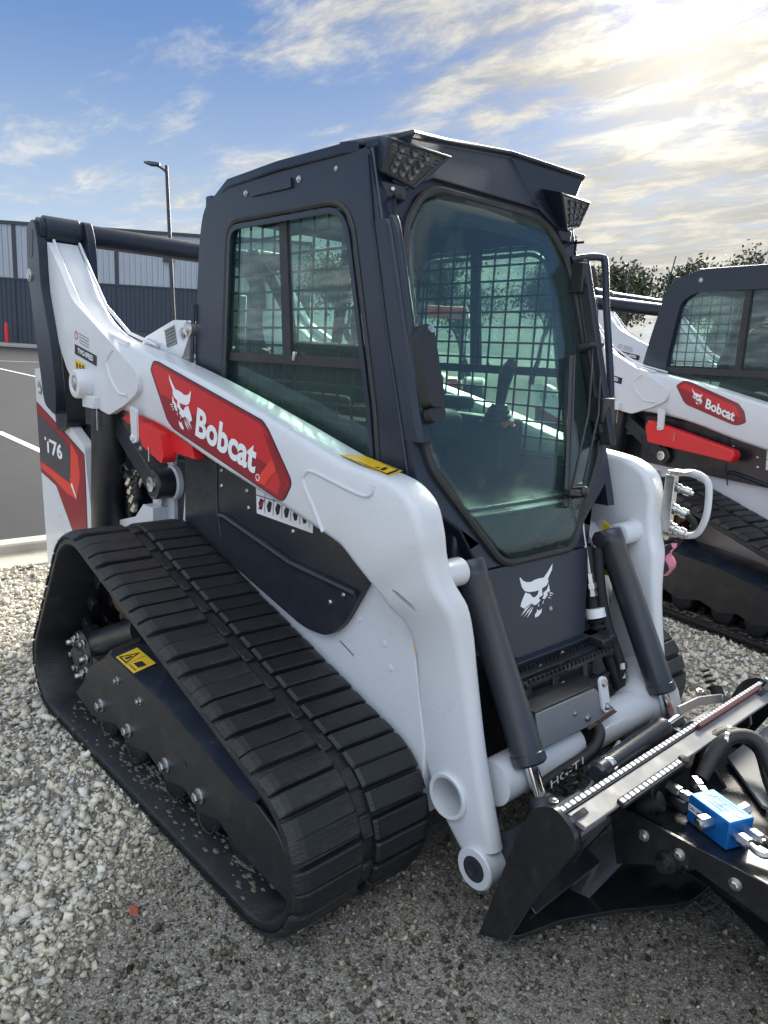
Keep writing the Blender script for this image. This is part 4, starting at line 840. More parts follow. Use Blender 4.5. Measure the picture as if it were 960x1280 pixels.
        mb = MB(); mb.lathe((-2.093, s*0.670, 1.733), (0, s, 0), [(0, 0.030), (0.006, 0.030), (0.008, 0.018), (0.012, 0.018), (0.012, 0)], 20); pieces(mb, 'link_pin', 'zinc', lk)
        mb = MB(); mb.lathe((-1.496, s*0.566, 1.169), (-0.08, 0, -1), [(0, 0.04), (0.0, 0.066), (0.03, 0.070), (0.55, 0.070), (0.58, 0.05)], 28); mb.slab([(-1.616, 1.100), (-1.473, 1.100), (-1.473, 1.199), (-1.616, 1.221)], [], fn, 0.6200, 0.5296)
        lc = build(mb, 'lift_cylinder', 'black', root)
        mb = MB(); mb.tube([(-1.449, s*0.635, 1.215), (-1.449, s*0.635, 1.088)], 0.003, 6); mb.tube([(-0.971, s*0.635, 1.077), (-0.971, s*0.635, 1.022)], 0.003, 6); pieces(mb, 'safety_pin', 'zinc', lc)
        mb = MB(); a = Vector((-1.50, s*0.515, 1.150)); b = Vector((-1.107, s*0.515, 0.909)); mb.bar(a, b, 0.10, 0.085); mb.lathe((-1.107, s*0.450, 0.909), (0, s, 0), [(0, 0.062), (0.105, 0.062), (0.112, 0.055), (0.112, 0)], 30); rl = build(mb, 'rear_link', 'panel', root, bevel=0.012, seg=2)
        mb = MB(); mb.lathe((-1.107, s*0.560, 0.909), (0, s, 0), [(0, 0.032), (0.010, 0.030), (0.012, 0.018), (0.006, 0.016), (0.006, 0)], 22); bolt(mb, (-1.224, s*0.552, 1.033), (0, s, 0), 0.009, 0.006); pieces(mb, 'link_pin', 'zinc', rl)
        mb = MB(); mb.lathe((-1.107, s*0.380, 0.909), (0, s, 0), [(0, 0.075), (0.10, 0.070), (0.108, 0.060)], 30); mb.slab(round_poly([(-1.320, 0.541), (-1.276, 0.826), (-1.243, 1.024), (-1.177, 1.068), (-1.100, 1.068), (-1.078, 0.541)], 0.02), [], fn, 0.4764, 0.4512)
        mb.slab([(-1.748, 0.585), (-1.693, 0.629), (-1.309, 0.738), (-1.232, 0.804), (-1.144, 0.804), (-1.144, 0.541), (-1.748, 0.519)], [], fn, 0.5408, 0.4736); build(mb, 'link_mount', 'white', root, bevel=0.008)
        # red lift-arm lock
        mb = MB(); lock = [(-1.309, 1.150), (-1.177, 1.205), (-0.925, 1.150), (-0.727, 1.106), (-0.706, 1.062), (-0.903, 1.068), (-1.100, 1.111), (-1.177, 1.122)]
        if main: mb.slab(lock, [], fn, 0.5900, 0.5520); mb.slab(round_poly([(-1.068, 1.125), (-1.035, 1.161), (-0.887, 1.136), (-0.859, 1.051), (-0.876, 1.026), (-1.035, 1.073)], 0.01), [], fn, 0.6320, 0.5800)
        lo = build(mb, 'arm_lock', 'lockred', root, bevel=0.006) if main else root
        if not main:
            mb = MB(); mb.slab([(-1.210, 1.085), (-1.190, 1.135), (-0.560, 1.015), (-0.545, 0.985), (-0.562, 0.942), (-1.175, 0.990)], [], fn, 0.6320, 0.5632); lo = build(mb, 'lock_channel', 'lockred', root, bevel=0.006)
        mb = MB(); mb.slab(round_poly([(-1.117, 1.216), (-1.062, 1.205), (-1.057, 1.084), (-1.103, 1.073)], 0.012), [], fn, 0.6420, 0.6320); mb.lathe((-1.093, s*0.642, 1.097), (0, s, 0), [(0, 0.014), (0.006, 0.012), (0.006, 0)], 16); build(mb, 'lock_strap', 'white', lo, bevel=0.003)
    # body between the side plates, engine bay, rear door
    mb = MB(); mb.box((-0.42, 0, 0.42), (1.5, 0.86, 0.40)); mb.box((-1.55, 0, 0.62), (1.10, 0.92, 0.80)); build(mb, 'engine_housing', 'panel', root, bevel=0.02)
    mb = MB(); mb.box((-1.10, 0, 1.10), (0.34, 0.84, 0.30)); mb.box((-2.20, 0, 0.72), (0.12, 1.08, 0.95)); mb.loft([[(x, -0.40, z), (x, 0.40, z), (x, 0.40, 0.98), (x, -0.40, 0.98)] for x, z in ((-2.15, 1.12), (-1.5, 1.24), (-0.93, 1.34))]); build(mb, 'engine_hood', 'cab', root, bevel=0.02)
    if main:
        hs = MB(); random.seed(3)
        for k in range(6):
            x0 = -1.44+0.05*k; z0 = 0.78+0.04*k
            hs.tube(spline([(-1.50+0.02*k, -0.52, 1.00-0.05*k), (x0, -0.50, z0+0.06), (-1.26+0.02*k, -0.49, 0.90-0.02*k), (-1.15, -0.51, 0.89+0.01*k)], 5), 0.008, 8)
        pieces(hs, 'steel_pipe', 'zinc', root)
        hs = MB()
        for k in range(4):
            hs.tube(spline([(-1.42, -0.50+0.01*k, 0.66+0.03*k), (-1.38, -0.53, 0.76+0.03*k), (-1.33, -0.52, 0.83+0.02*k), (-1.42, -0.48, 0.95)], 5), 0.013, 10)
            hs.lathe((-1.37-0.012*k, -0.53, 0.80+0.03*k), (0.5, 0, 0.6), [(0, 0.018), (0.03, 0.018)], 6)
        pieces(hs, 'engine_hose', 'hose', root)
        hs = MB()
        for k in range(4): hs.lathe((-1.34-0.015*k, -0.535, 0.76+0.035*k), (0.5, 0, 0.7), [(0, 0.016), (0.022, 0.016), (0.022, 0.012), (0.04, 0.012)], 6)
        pieces(hs, 'hose_fitting', 'zinc', root)
    # rear cross tube
    mb = MB(); mb.cyl((-2.02, -0.655, 1.930), (-2.02, 0.655, 1.930), 0.050, 32); ct = build(mb, 'cross_tube', 'cab', root)
    mb = MB()
    for s in (-1, 1):
        mb.slab(round_poly([(-2.10, 1.978), (-2.09, 1.86), (-1.98, 1.79), (-1.915, 1.66), (-1.885, 1.68), (-1.915, 1.90), (-1.955, 1.985)], 0.03, 3), [], sidefn(s), 0.470, 0.435)
        mb.lathe((-2.02, s*0.48, 1.93), (0, s, 0), [(0, 0.062), (0.15, 0.062)], 28)
    pieces(mb, 'tube_lug', 'cab', ct, bevel=0.010)
    # ---------------- front: cross tube of the arms, tilt cylinders
    mb = MB(); mb.tube([(0.560, -0.425, 0.372), (0.560, -0.075, 0.372)], 0.060, 32); mb.tube([(0.560, 0.020, 0.372), (0.560, 0.425, 0.372)], 0.060, 32); mb.tube([(0.535, -0.10, 0.372), (0.535, 0.05, 0.372)], 0.034, 24)
    mb.loft([[(0.555-0.006*k+r_*cos(a), 0.27+0.035*k, 0.372+r_*sin(a)) for a in [2*pi*j/28 for j in range(28)]] for k, r_ in enumerate((0.0605, 0.066, 0.082, 0.105, 0.13))])
    build(mb, 'arm_cross_tube', 'white', root, smooth=60)
    for s in (-1, 1):
        top_, bot = Vector((0.361, s*0.352, 0.915)), Vector((0.617, s*0.352, 0.440)); ax = (bot-top_).normalized()
        mb = MB(); mb.lathe(top_, ax, [(0, 0.0), (0, 0.030), (0.004, 0.043), (0.012, 0.045), (0.05, 0.045), (0.052, 0.0435), (0.521, 0.0435), (0.523, 0.046), (0.546, 0.046), (0.552, 0.040), (0.552, 0.022)], 36)
        cy = build(mb, 'tilt_cylinder', 'cyl', root, smooth=40)
        mb = MB(); mb.cyl(bot, bot+ax*0.115, 0.0185, 24); build(mb, 'chrome_rod', 'chrome', cy)
        mb = MB(); pin = Vector((0.695, s*0.352, 0.292)); mb.lathe(bot+ax*0.090, ax, [(0, 0.024), (0.012, 0.036), (0.03, 0.040), (0.05, 0.036)], 24); mb.lathe(pin-Vector((0, s*0.032, 0)), (0, s, 0), [(0, 0.040), (0.002, 0.042), (0.062, 0.042), (0.064, 0.040)], 28); re = build(mb, 'rod_eye', 'black', cy)
        mb = MB(); mb.lathe(pin+Vector((0, -0.062, 0)), (0, -1, 0), [(0, 0.02), (0.01, 0.02), (0.012, 0.014), (0.012, 0)], 20); build(mb, 'rod_pin', 'steel', cy)
        mb = MB(); mb.lathe((0.375, s*0.398, 0.895), (0, s, 0), [(0.0, 0.034), (0.002, 0.038), (0.08, 0.038), (0.11, 0.045)], 28); build(mb, 'cylinder_mount', 'white', root)
        mb = MB(); mb.lathe((0.37, s*0.352-0.048, 0.890), (0, -1, 0), [(0, 0.03), (0.012, 0.028), (0.016, 0.014), (0.016, 0)], 8); build(mb, 'mount_nut', 'black', cy)
    # steps under the door
    mb = MB(); mb.slab([(-0.235, 0.602), (0.235, 0.602), (0.270, 0.56), (0.165, 0.500), (-0.235, 0.500)], [], lambda a, b, d: (0.445+d-(b-0.55)*0.10, a, b), 0.0, -0.05); mb.box((0.452, 0.215, 0.592), (0.09, 0.085, 0.030)); build(mb, 'door_sill', 'black', root, bevel=0.005)
    mb = MB(); mb.bar((0.418, -0.235, 0.602), (0.418, 0.235, 0.602), 0.060, 0.010); build(mb, 'sill_lip', 'cab', root, bevel=0.003)
    SZ = 0.572
    mb = MB(); mb.bar((0.462, -0.240, SZ), (0.462, 0.195, SZ), 0.030, 0.014); mb.bar((0.505, -0.240, SZ), (0.505, 0.195, SZ), 0.022, 0.014)
    for y in (-0.240, 0.195): mb.bar((0.445, y, SZ), (0.518, y, SZ), 0.014, 0.016)
    for y in (-0.232, -0.105, 0.05): mb.bar((0.510, y, SZ), (0.520, y, 0.470), 0.010, 0.026, (0, 1, 0))
    mb.bar((0.512, -0.225, 0.500), (0.512, 0.190, 0.500), 0.016, 0.012)
    st = build(mb, 'step', 'black', root, bevel=0.003, seg=2)
    for k in range(21):
        y = -0.228+k*0.0206
        for x in (0.513, 0.452): mb = MB(); mb.bar((x, y, SZ+0.006), (x, y, SZ+0.018), 0.010, 0.008, (1, 0, 0)); build(mb, 'step_tooth', 'black', st, smooth=0)
    mb = MB(); mb.box((0.440, 0.0, 0.455), (0.02, 0.40, 0.11)); mb.box((0.470, 0.0, 0.470), (0.08, 0.42, 0.008)); build(mb, 'step_well', 'black', root, bevel=0.003)
    fpl = lambda a, b, d: (0.598+d-(b-0.49)*0.25, a, b)
    mb = MB(); mb.slab([(-0.300, 0.540), (-0.015, 0.534), (0.075, 0.450), (-0.055, 0.441), (-0.300, 0.446)], [], fpl, 0.006, -0.004); gp = build(mb, 'front_plate', 'grey', root, bevel=0.003)
    mb = MB(); mb.box((0.545, -0.14, 0.541), (0.085, 0.32, 0.006)); build(mb, 'plate_ledge', 'black', gp, bevel=0.002)
    mb = MB(); mb.slab(round_poly([(-0.005, 0.562), (0.035, 0.562), (0.038, 0.462), (-0.002, 0.462)], 0.017), [], lambda a, b, d: fpl(a, b, d+0.007), 0.008, 0.0); build(mb, 'plate_link', 'white', gp, bevel=0.002)
    for p, r in ((fpl(0.016, 0.545, 0.015), 0.008), (fpl(0.018, 0.478, 0.015), 0.008), (fpl(-0.075, 0.468, 0.006), 0.008), (fpl(-0.13, 0.495, 0.006), 0.005), ((0.520, -0.075, 0.530), 0.011), ((0.448, -0.10, 0.575), 0.008), ((0.448, 0.02, 0.585), 0.006)):
        mb = MB(); bolt(mb, p, (1, 0, 0.1), r, r); build(mb, 'plate_bolt', 'zinc', gp)
    mb = MB(); mb.bar((0.612, -0.075, 0.438), (0.608, 0.075, 0.446), 0.022, 0.004); build(mb, 'wear_strip', 'rust', gp)
    if main: extras(root)
    return root

def extras(root):
    # hoses beside the far tilt cylinder
    mb = MB()
    for k, (dx_, r) in enumerate(((0, 0.022), (0.03, 0.018), (-0.025, 0.016))):
        mb.tube(spline([(0.33+dx_, 0.285+0.02*k, 0.86), (0.36+dx_, 0.285+0.012*k, 0.74), (0.40+dx_, 0.28+0.015*k, 0.62), (0.46+dx_, 0.29+0.01*k, 0.50), (0.50, 0.30, 0.42)], 5), r, 12)
    pieces(mb, 'front_hose', 'sleeve', root)
    mb = MB()
    for k in range(9):
        mb.lathe((0.385+k*0.008, 0.280, 0.66-k*0.017), (0.4, 0, -1), [(0, 0.028), (0.006, 0.032), (0.010, 0.028)], 16)
    build(mb, 'hose_sleeve', 'sleeve', root)
    mb = MB(); mb.tube(spline([(0.30, 0.262, 0.93), (0.315, 0.262, 0.955), (0.33, 0.262, 0.90), (0.36, 0.262, 0.80), (0.372, 0.262, 0.76)], 5), 0.006, 8)
    mb.lathe((0.368, 0.262, 0.78), (0.3, 0, -1), [(0, 0.012), (0.03, 0.012), (0.032, 0.018), (0.05, 0.018), (0.052, 0.012), (0.075, 0.016)], 6)
    mb.lathe((0.49, 0.305, 0.50), (0.3, 0, -1), [(0, 0.022), (0.02, 0.022), (0.022, 0.016), (0.05, 0.018)], 12); pieces(mb, 'hose_fitting', 'zinc', root)
    mb = MB(); mb.lathe((0.394, 0.27, 0.665), (0.35, 0, -1), [(0, 0.034), (0.03, 0.034)], 18); build(mb, 'hose_tag', 'print', root)
    mb = MB(); mb.slab([(0.30, 0.93), (0.352, 0.90), (0.36, 0.74), (0.325, 0.74)], [], lambda a, b, d: (a, 0.425-d, b), 0, 0.003); la = build(mb, 'warning_label', 'yellow', root, smooth=0)
    mb = MB()
    for k in range(4): mb.slab([(0.318, 0.89-k*0.037), (0.345, 0.885-k*0.037), (0.345, 0.868-k*0.037), (0.318, 0.872-k*0.037)], [], lambda a, b, d: (a, 0.4215-d, b), 0, 0.0005)
    build(mb, 'label_print', 'ink', la, smooth=0)
    # hose across the front cross tube with white print
    mb = MB(); hp = spline([(0.560, -0.005, 0.440), (0.625, -0.030, 0.425), (0.645, -0.07, 0.400), (0.645, -0.12, 0.380), (0.635, -0.20, 0.365), (0.620, -0.32, 0.345)], 6); mb.tube(hp, 0.017, 12)
    mb.tube([(0.56, -0.045, 0.372), (0.56, 0.000, 0.372)], 0.067, 24); ho = build(mb, 'cross_hose', 'hose', root)
    mb = MB()
    def hf(a, b, dd): return (0.6585-0.004*b, -0.30+a*0.15, 0.357+a*0.018+b*0.020)
    put_text(mb, 'HG-T1', hf, 0, 0, 1, 1, 0, bold=0.01); build(mb, 'hose_print', 'print', ho, smooth=0)
    # auxiliary coupler block on the far lift arm: plate across the arm, couplers pointing forward inside a loop guard
    mb = MB(); mb.slab(round_poly([(0.575, 1.095), (0.600, 1.115), (0.640, 1.105), (0.645, 1.00), (0.640, 0.885), (0.615, 0.860), (0.580, 0.875), (0.570, 0.95)], 0.015), [], lambda a, b, d: (0.436+d, a, b), 0.0, 0.010); ac = build(mb, 'coupler_plate', 'zinc', root, bevel=0.003)
    mb = MB(); mb.box((0.466, 0.605, 1.112), (0.060, 0.070, 0.006)); mb.box((0.452, 0.568, 1.00), (0.036, 0.006, 0.20)); build(mb, 'coupler_shroud', 'zinc', ac, bevel=0.003)
    mb = MB(); mb.tube(spline([(0.440, 0.635, 1.100), (0.500, 0.640, 1.108), (0.548, 0.640, 1.085), (0.560, 0.640, 1.02), (0.556, 0.640, 0.95), (0.525, 0.640, 0.895), (0.440, 0.635, 0.885)], 6), 0.0115, 12); build(mb, 'coupler_guard', 'white', ac)
    for z, yy, r in ((1.060, 0.600, 0.016), (0.985, 0.598, 0.019), (0.915, 0.600, 0.022)):
        mb = MB(); mb.lathe((0.444, yy, z), (1.0, 0.10, -0.25), [(0, r*1.15), (0.012, r*1.2), (0.014, r), (0.032, r), (0.034, r*0.75), (0.048, r*0.75), (0.050, r*0.95), (0.068, r*0.85), (0.070, r*0.4), (0.078, r*0.35), (0.078, 0)], 20); build(mb, 'quick_coupler', 'zinc', ac)
    for P_ in ([(0.510, 0.605, 0.968), (0.535, 0.610, 0.945), (0.530, 0.612, 0.925)], [(0.50, 0.605, 0.885), (0.48, 0.603, 0.855), (0.455, 0.598, 0.84), (0.445, 0.590, 0.815)]):
        mb = MB(); mb.tube(spline(P_, 5), 0.011, 8); build(mb, 'coupler_cap', 'sleeve', ac)
    mb = MB(); rows = []
    for j in range(9):
        z = 0.865-0.015*j; w = 0.030+0.003*j+0.004*sin(j*2.1); rows.append([(0.480+0.012*sin(j*1.3), 0.590-w/2, z), (0.487+0.010*sin(j*1.3+1), 0.590, z+0.002), (0.480+0.012*sin(j*1.1+2), 0.590+w/2, z-0.004*sin(j))])
    mb.add([p for r_ in rows for p in r_], [(3*j+q, 3*j+q+1, 3*j+q+4, 3*j+q+3) for j in range(8) for q in range(2)]); rb = build(mb, 'pink_ribbon', 'pink', root, smooth=60); sm = rb.modifiers.new('t', 'SOLIDIFY'); sm.thickness = 0.0012
    # plate with the serial plate behind the cab
    mb = MB(); mb.slab(round_poly([(-1.42, 1.39), (-1.34, 1.475), (-1.08, 1.545), (-0.985, 1.54), (-0.945, 1.50), (-0.985, 1.455), (-1.02, 1.40)], 0.02), [], sidefn(-1), 0.475, 0.440); br = build(mb, 'rear_bracket', 'white', root, bevel=0.006)
    mb = MB(); mb.slab([(-1.155, 1.505), (-1.075, 1.525), (-1.055, 1.455), (-1.135, 1.440)], [], sidefn(-1), 0.479, 0.475); sp_ = build(mb, 'serial_plate', 'grey', br, bevel=0.001)
    mb = MB()
    for k in range(5): mb.slab([(-1.145+k*0.003, 1.500-k*0.012), (-1.075+k*0.003, 1.517-k*0.012), (-1.075+k*0.003, 1.512-k*0.012), (-1.145+k*0.003, 1.495-k*0.012)], [], sidefn(-1), 0.4798, 0.479)
    build(mb, 'plate_print', 'ink', br, smooth=0)
    mb = MB(); mb.lathe((-1.005, -0.475, 1.495), (0, -1, 0), [(0, 0.022), (0.008, 0.020), (0.010, 0.012), (0.014, 0.012), (0.014, 0)], 18); mb.lathe((-0.945, -0.46, 1.51), (0, -1, 0), [(0, 0.03), (0.03, 0.03), (0.034, 0.022)], 20); build(mb, 'bracket_pin', 'zinc', br)
    mb = MB(); mb.loft([[(-1.05, -0.40, 1.40), (-0.93, -0.40, 1.40), (-0.92, -0.40, 1.65), (-1.00, -0.40, 1.66)], [(-1.05, -0.25, 1.40), (-0.93, -0.25, 1.40), (-0.92, -0.25, 1.65), (-1.00, -0.25, 1.66)]]); build(mb, 'air_box', 'grey', root, bevel=0.008)
    mb = MB(); mb.tube([(-0.925, -0.476, 1.60), (-0.935, -0.480, 1.38), (-0.90, -0.480, 1.30)], 0.008, 8); build(mb, 'cab_pipe', 'cab', root)
    mb = MB(); put_text(mb, 'BOBCAT', lambda a, b, d: (-0.28+a*0.20, -0.4555, 1.455+b*0.025), 0, 0, 1, 1, 0) if False else None
    for s in (-1, 1):
        mb = MB(); mb.tube([(-0.70+0.1*0, s*0.44, 1.05)], 0.01) if False else None

main_loader = loader('track_loader', 'white and charcoal compact track loader with large red decal, nearest the camera on the gravel', 'compact track loaders parked in a row', (0, 0, 0), 0, 'main')
cab_main(main_loader)
second = loader('track_loader', 'white loader on the right, cut by the picture edge, with long dark cab', 'compact track loaders parked in a row', (0.495, 3.110, 0), -0.2, 'old')
cab_open(second)
def copy_tree(o, parent=None):
    c = o.copy(); COL.objects.link(c); c.parent = parent
    for ch in o.children: copy_tree(ch, c)
    return c
third = copy_tree(second); third.location = (-0.55, 5.75, GZ); third.scale = (1.15, 1.15, 1.15); third.rotation_euler = (0, 0, -0.10)
third['label'] = 'white loader behind the right-hand one, mostly seen through the cab windows'
whip = MB(); whip.tube([(-1.304, 3.566, 1.556), (-1.163, 3.537, 2.283)], [0.008, 0.004], 8); whip.lathe((-1.304, 3.566, 1.52), (0, 0, 1), [(0, 0.02), (0.08, 0.015)], 12)
tag(build(whip, 'whip_antenna', 'plastic'), 'thin black whip antenna leaning beside the right-hand loader cab', 'antenna')

# ================================================================ FRONT ATTACHMENT
def attachment():
    root = empty('loader_attachment', None, (0.75, 0, GZ)); tag(root, 'black hydraulic attachment with silver top bar and blue valve block before the nearest loader', 'attachment')
    off = Vector((-0.75, 0, 0))
    def B(mb, name, m, parent=root, **k):
        mb.v = [(x-0.75, y, z) for x, y, z in mb.v] if parent is root or True else mb.v
        return build(mb, name, m, parent, **k)
    d = Vector((0.215, 0, 0.455)); d.normalize(); n = Vector((d.z, 0, -d.x))
    def pl(a, b, dd): p = Vector((0.668, a, 0.072))+d*b+n*dd; return (p.x, p.y, p.z)     # inclined back plate
    # gusset plates at the ends and the web between them
    mb = MB(); mb.slab(round_poly([(-0.562, 0.0), (-0.562, 0.40), (-0.545, 0.462), (-0.49, 0.465), (-0.46, 0.430), (0.46, 0.430), (0.48, 0.50), (0.545, 0.505), (0.562, 0.40), (0.562, 0.0)], [0, 0.05, 0.03, 0.03, 0.02, 0.02, 0.04, 0.04, 0.05, 0]), [], pl, 0.0, 0.014); bp = B(mb, 'back_plate', 'gloss', bevel=0.003)
    for y in (-0.563, -0.475, 0.475, 0.563):
        mb = MB(); mb.slab(round_poly([(0.668, 0.072), (0.752, 0.108), (0.803, 0.238), (0.905, 0.441), (0.890, 0.478), (0.840, 0.508), (0.785, 0.480), (0.752, 0.394)], [0, 0.01, 0.05, 0.02, 0.02, 0.02, 0.03, 0.05]) if abs(y) > 0.5 else [(0.68, 0.10), (0.74, 0.14), (0.86, 0.38), (0.84, 0.46)], [], lambda a, b, dd, y=y: (a, y+dd, b), -0.007, 0.007); B(mb, 'end_gusset', 'gloss', bevel=0.003)
    # top bar with its two notched strips
    mb = MB(); mb.slab([(0.846, 0.474), (0.852, 0.484), (0.900, 0.475), (0.897, 0.464)], [], lambda a, b, dd: (a, dd, b), -0.535, 0.60); tb = B(mb, 'top_bar', 'steel', bevel=0.002)
    mb = MB(); mb.slab([(0.832, 0.478), (0.834, 0.492), (0.852, 0.488), (0.850, 0.474)], [], lambda a, b, dd: (a, dd, b), -0.550, 0.62); ns = B(mb, 'strip_backing', 'sleeve', tb)
    src = MB(); src.box((0, 0, 0), (0.011, 0.0125, 0.004)); me = bpy.data.meshes.new('strip_tooth'); me.from_pydata(src.v, [], src.f); me.materials.append(M['print'])
    rot = Matrix.Rotation(R(11), 4, 'Y')
    for k in range(58):
        o = bpy.data.objects.new('strip_tooth', me); COL.objects.link(o); o.parent = tb; o.matrix_local = Matrix.Translation((0.8420-0.75, -0.540+0.0200*k, 0.4915)) @ rot
    mb = MB(); mb.slab([(0.893, 0.476), (0.894, 0.486), (0.914, 0.481), (0.912, 0.471)], [], lambda a, b, dd: (a, dd, b), -0.400, -0.105); B(mb, 'strip_backing', 'sleeve', tb)
    for k in range(14):
        o = bpy.data.objects.new('strip_tooth', me); COL.objects.link(o); o.parent = tb; o.matrix_local = Matrix.Translation((0.9035-0.75, -0.392+0.0205*k, 0.4850)) @ rot
    mb = MB(); mb.lathe((0.903, -0.098, 0.480), (0.4, 0, 1), [(0, 0.014), (0.008, 0.012), (0.010, 0)], 14); B(mb, 'strip_end', 'plastic', tb)
    # hitch pieces that meet the loader
    for s in (-1, 1):
        mb = MB(); mb.slab(round_poly([(0.625, 0.200), (0.60, 0.26), (0.640, 0.33), (0.690, 0.352), (0.78, 0.350), (0.830, 0.42), (0.80, 0.33), (0.73, 0.12)], 0.02), [], lambda a, b, dd: (a, s*(0.352+dd), b), -0.055, -0.030)
        mb.slab(round_poly([(0.600, 0.170), (0.62, 0.265), (0.690, 0.340), (0.80, 0.355), (0.76, 0.20), (0.68, 0.10)], 0.02), [], lambda a, b, dd: (a, s*(0.352+dd), b), 0.034, 0.100); hp = B(mb, 'hitch_casting', 'cyl', bevel=0.006)
        mb = MB(); mb.slab(round_poly([(0.70, 0.335), (0.74, 0.395), (0.80, 0.405), (0.83, 0.36), (0.76, 0.32)], 0.01), [], lambda a, b, dd: (a, s*(0.352+dd), b), -0.045, 0.10); B(mb, 'hitch_cover', 'grey', hp, bevel=0.006)
        yb = -0.20 if s < 0 else 0.47
        if s < 0:
            pts = [(0.730, -0.275, 0.352), (0.725, -0.215, 0.352), (0.715, -0.155, 0.372), (0.705, -0.045, 0.420)]
        else:
            pts = [(0.74, 0.215, 0.455), (0.745, 0.34, 0.452), (0.760, 0.47, 0.43), (0.78, 0.56, 0.39)]
        mb = MB()
        for a, b in zip(pts[:-1], pts[1:]): mb.bar(a, b, 0.026, 0.010, (1, 0, 0.3))
        B(mb, 'hitch_lever', 'grey_light', bevel=0.002)
        mb = MB(); c0 = Vector((0.725, -0.290, 0.372)) if s < 0 else Vector((0.72, 0.50, 0.44))
        for k in range(4): mb.lathe(c0+Vector((-0.012*k, 0.004*k, 0.014*k)), (-0.55, 0.2, 0.8), [(0, 0.017-0.0015*k), (0.005, 0.020-0.0015*k), (0.009, 0.015-0.0015*k)], 16)
        mb.lathe(c0-Vector((-0.02, 0, 0.02)), (-0.55, 0.2, 0.8), [(0, 0.02), (0.03, 0.02)], 16); B(mb, 'spring_boot', 'sleeve')
        mb = MB(); mb.cyl(c0+Vector((0.035, -0.01, -0.02)), c0+Vector((0.03, -0.06, -0.01)), 0.010, 14); bolt(mb, c0+Vector((0.0, -0.10, 0.02)), (0, 0, 1), 0.008, 0.006); mb.v = [(x-0.75, y, z) for x, y, z in mb.v]; pieces(mb, 'lever_pin', 'zinc', root)
    # small cylinder lying along the plate
    mb = MB(); mb.lathe((0.742, -0.230, 0.412), (-0.02, 1, 0.03), [(0, 0.0), (0, 0.022), (0.01, 0.030), (0.34, 0.030), (0.35, 0.034), (0.37, 0.030), (0.375, 0.01)], 24); lc = B(mb, 'latch_cylinder', 'cyl')
    mb = MB(); mb.cyl((0.735, 0.13, 0.423), (0.732, 0.30, 0.428), 0.010, 14); mb.lathe((0.742, -0.190, 0.412), (-0.02, 1, 0.03), [(0, 0.032), (0.012, 0.034), (0.02, 0.032)], 18); mb.v = [(x-0.75, y, z) for x, y, z in mb.v]; pieces(mb, 'latch_rod', 'chrome', lc)
    mb = MB(); mb.slab([(0.08, 0.28), (0.50, 0.40), (0.50, 0.47), (0.08, 0.47)], [], pl, -0.016, -0.004); B(mb, 'rear_strip', 'maroon', bevel=0.002)
    # deck, frame rails and floor plate
    mb = MB(); mb.slab(round_poly([(0.84, -0.225), (1.20, -0.245), (1.60, -0.245), (1.60, 0.30), (1.06, 0.36), (0.86, 0.30)], 0.01), [], lambda a, b, dd: (a, b, dd), 0.352, 0.366); dk = B(mb, 'deck_plate', 'gloss', bevel=0.003)
    mb = MB(); mb.slab([(0.80, 0.372), (1.62, 0.372), (1.62, 0.290), (1.20, 0.285), (1.02, 0.320), (0.84, 0.22)], [], lambda a, b, dd: (a, -0.250+dd, b), -0.006, 0.006); B(mb, 'frame_rail', 'gloss', bevel=0.002)
    mb = MB(); mb.slab([(0.88, 0.352), (1.62, 0.352), (1.62, 0.28), (1.00, 0.20)], [], lambda a, b, dd: (a, 0.28+dd, b), 0, 0.012); B(mb, 'frame_rail', 'gloss', bevel=0.002)
    mb = MB(); mb.slab(round_poly([(0.68, -0.55), (0.75, -0.545), (0.79, -0.40), (0.86, -0.26), (0.965, -0.09), (0.975, 0.03), (0.90, 0.50), (0.68, 0.50)], 0.03), [], lambda a, b, dd: (a, b, dd+0.09), 0, 0.012); B(mb, 'floor_plate', 'gloss', bevel=0.003)
    mb = MB(); mb.slab([(-0.50, 0.10), (0.10, 0.16), (0.10, 0.19), (-0.50, 0.13)], [], pl, 0.014, 0.06); mb.slab([(-0.30, 0.04), (-0.285, 0.04), (-0.10, 0.40), (-0.115, 0.40)], [], pl, 0.014, 0.10); B(mb, 'plate_rib', 'gloss', bevel=0.002)
    mb = MB(); mb.cyl((0.91, 0.16, 0.06), (1.75, -0.26, 0.03), 0.040, 24); mb.lathe((0.91, 0.16, 0.06), (-1, 0.5, 0), [(0, 0.04), (0.03, 0.04)], 16); B(mb, 'lower_ram', 'gloss')
    mb = MB(); mb.bar((0.90, 0.02, 0.22), (1.75, -0.12, 0.24), 0.10, 0.16); B(mb, 'push_beam', 'gloss', bevel=0.006)
    # valve block
    ux = Vector((0.140, -0.052, 0)).normalized(); uy = Vector((0.052, 0.140, 0)).normalized()
    rot = Matrix((ux, uy, Vector((0, 0, 1)))).transposed(); c = Vector((1.028, -0.150, 0.404))
    o0 = lambda a, b, z: c+ux*a*0.886+uy*b*0.864+Vector((0, 0, z*0.854))
    mb = MB(); mb.box(c, (0.124, 0.076, 0.070), rot); vb = B(mb, 'valve_block', 'blue', bevel=0.003)
    mb = MB()
    for a, b in ((-0.048, 0.020), (0.050, 0.010)): mb.lathe(o0(a, b, 0.0412), (0, 0, 1), [(0, 0.011), (0.0006, 0.011), (0.0006, 0)], 20)
    for k, (a0, b0, a1, b1) in enumerate(((-0.03, 0.030, 0.05, 0.030), (-0.03, 0.018, 0.03, 0.018), (-0.025, -0.005, 0.03, -0.004), (0, -0.02, 0, 0.02), (-0.03, -0.018, 0.02, -0.018))):
        mb.bar(o0(a0, b0, 0.0416), o0(a1, b1, 0.0416), 0.0014, 0.0006)
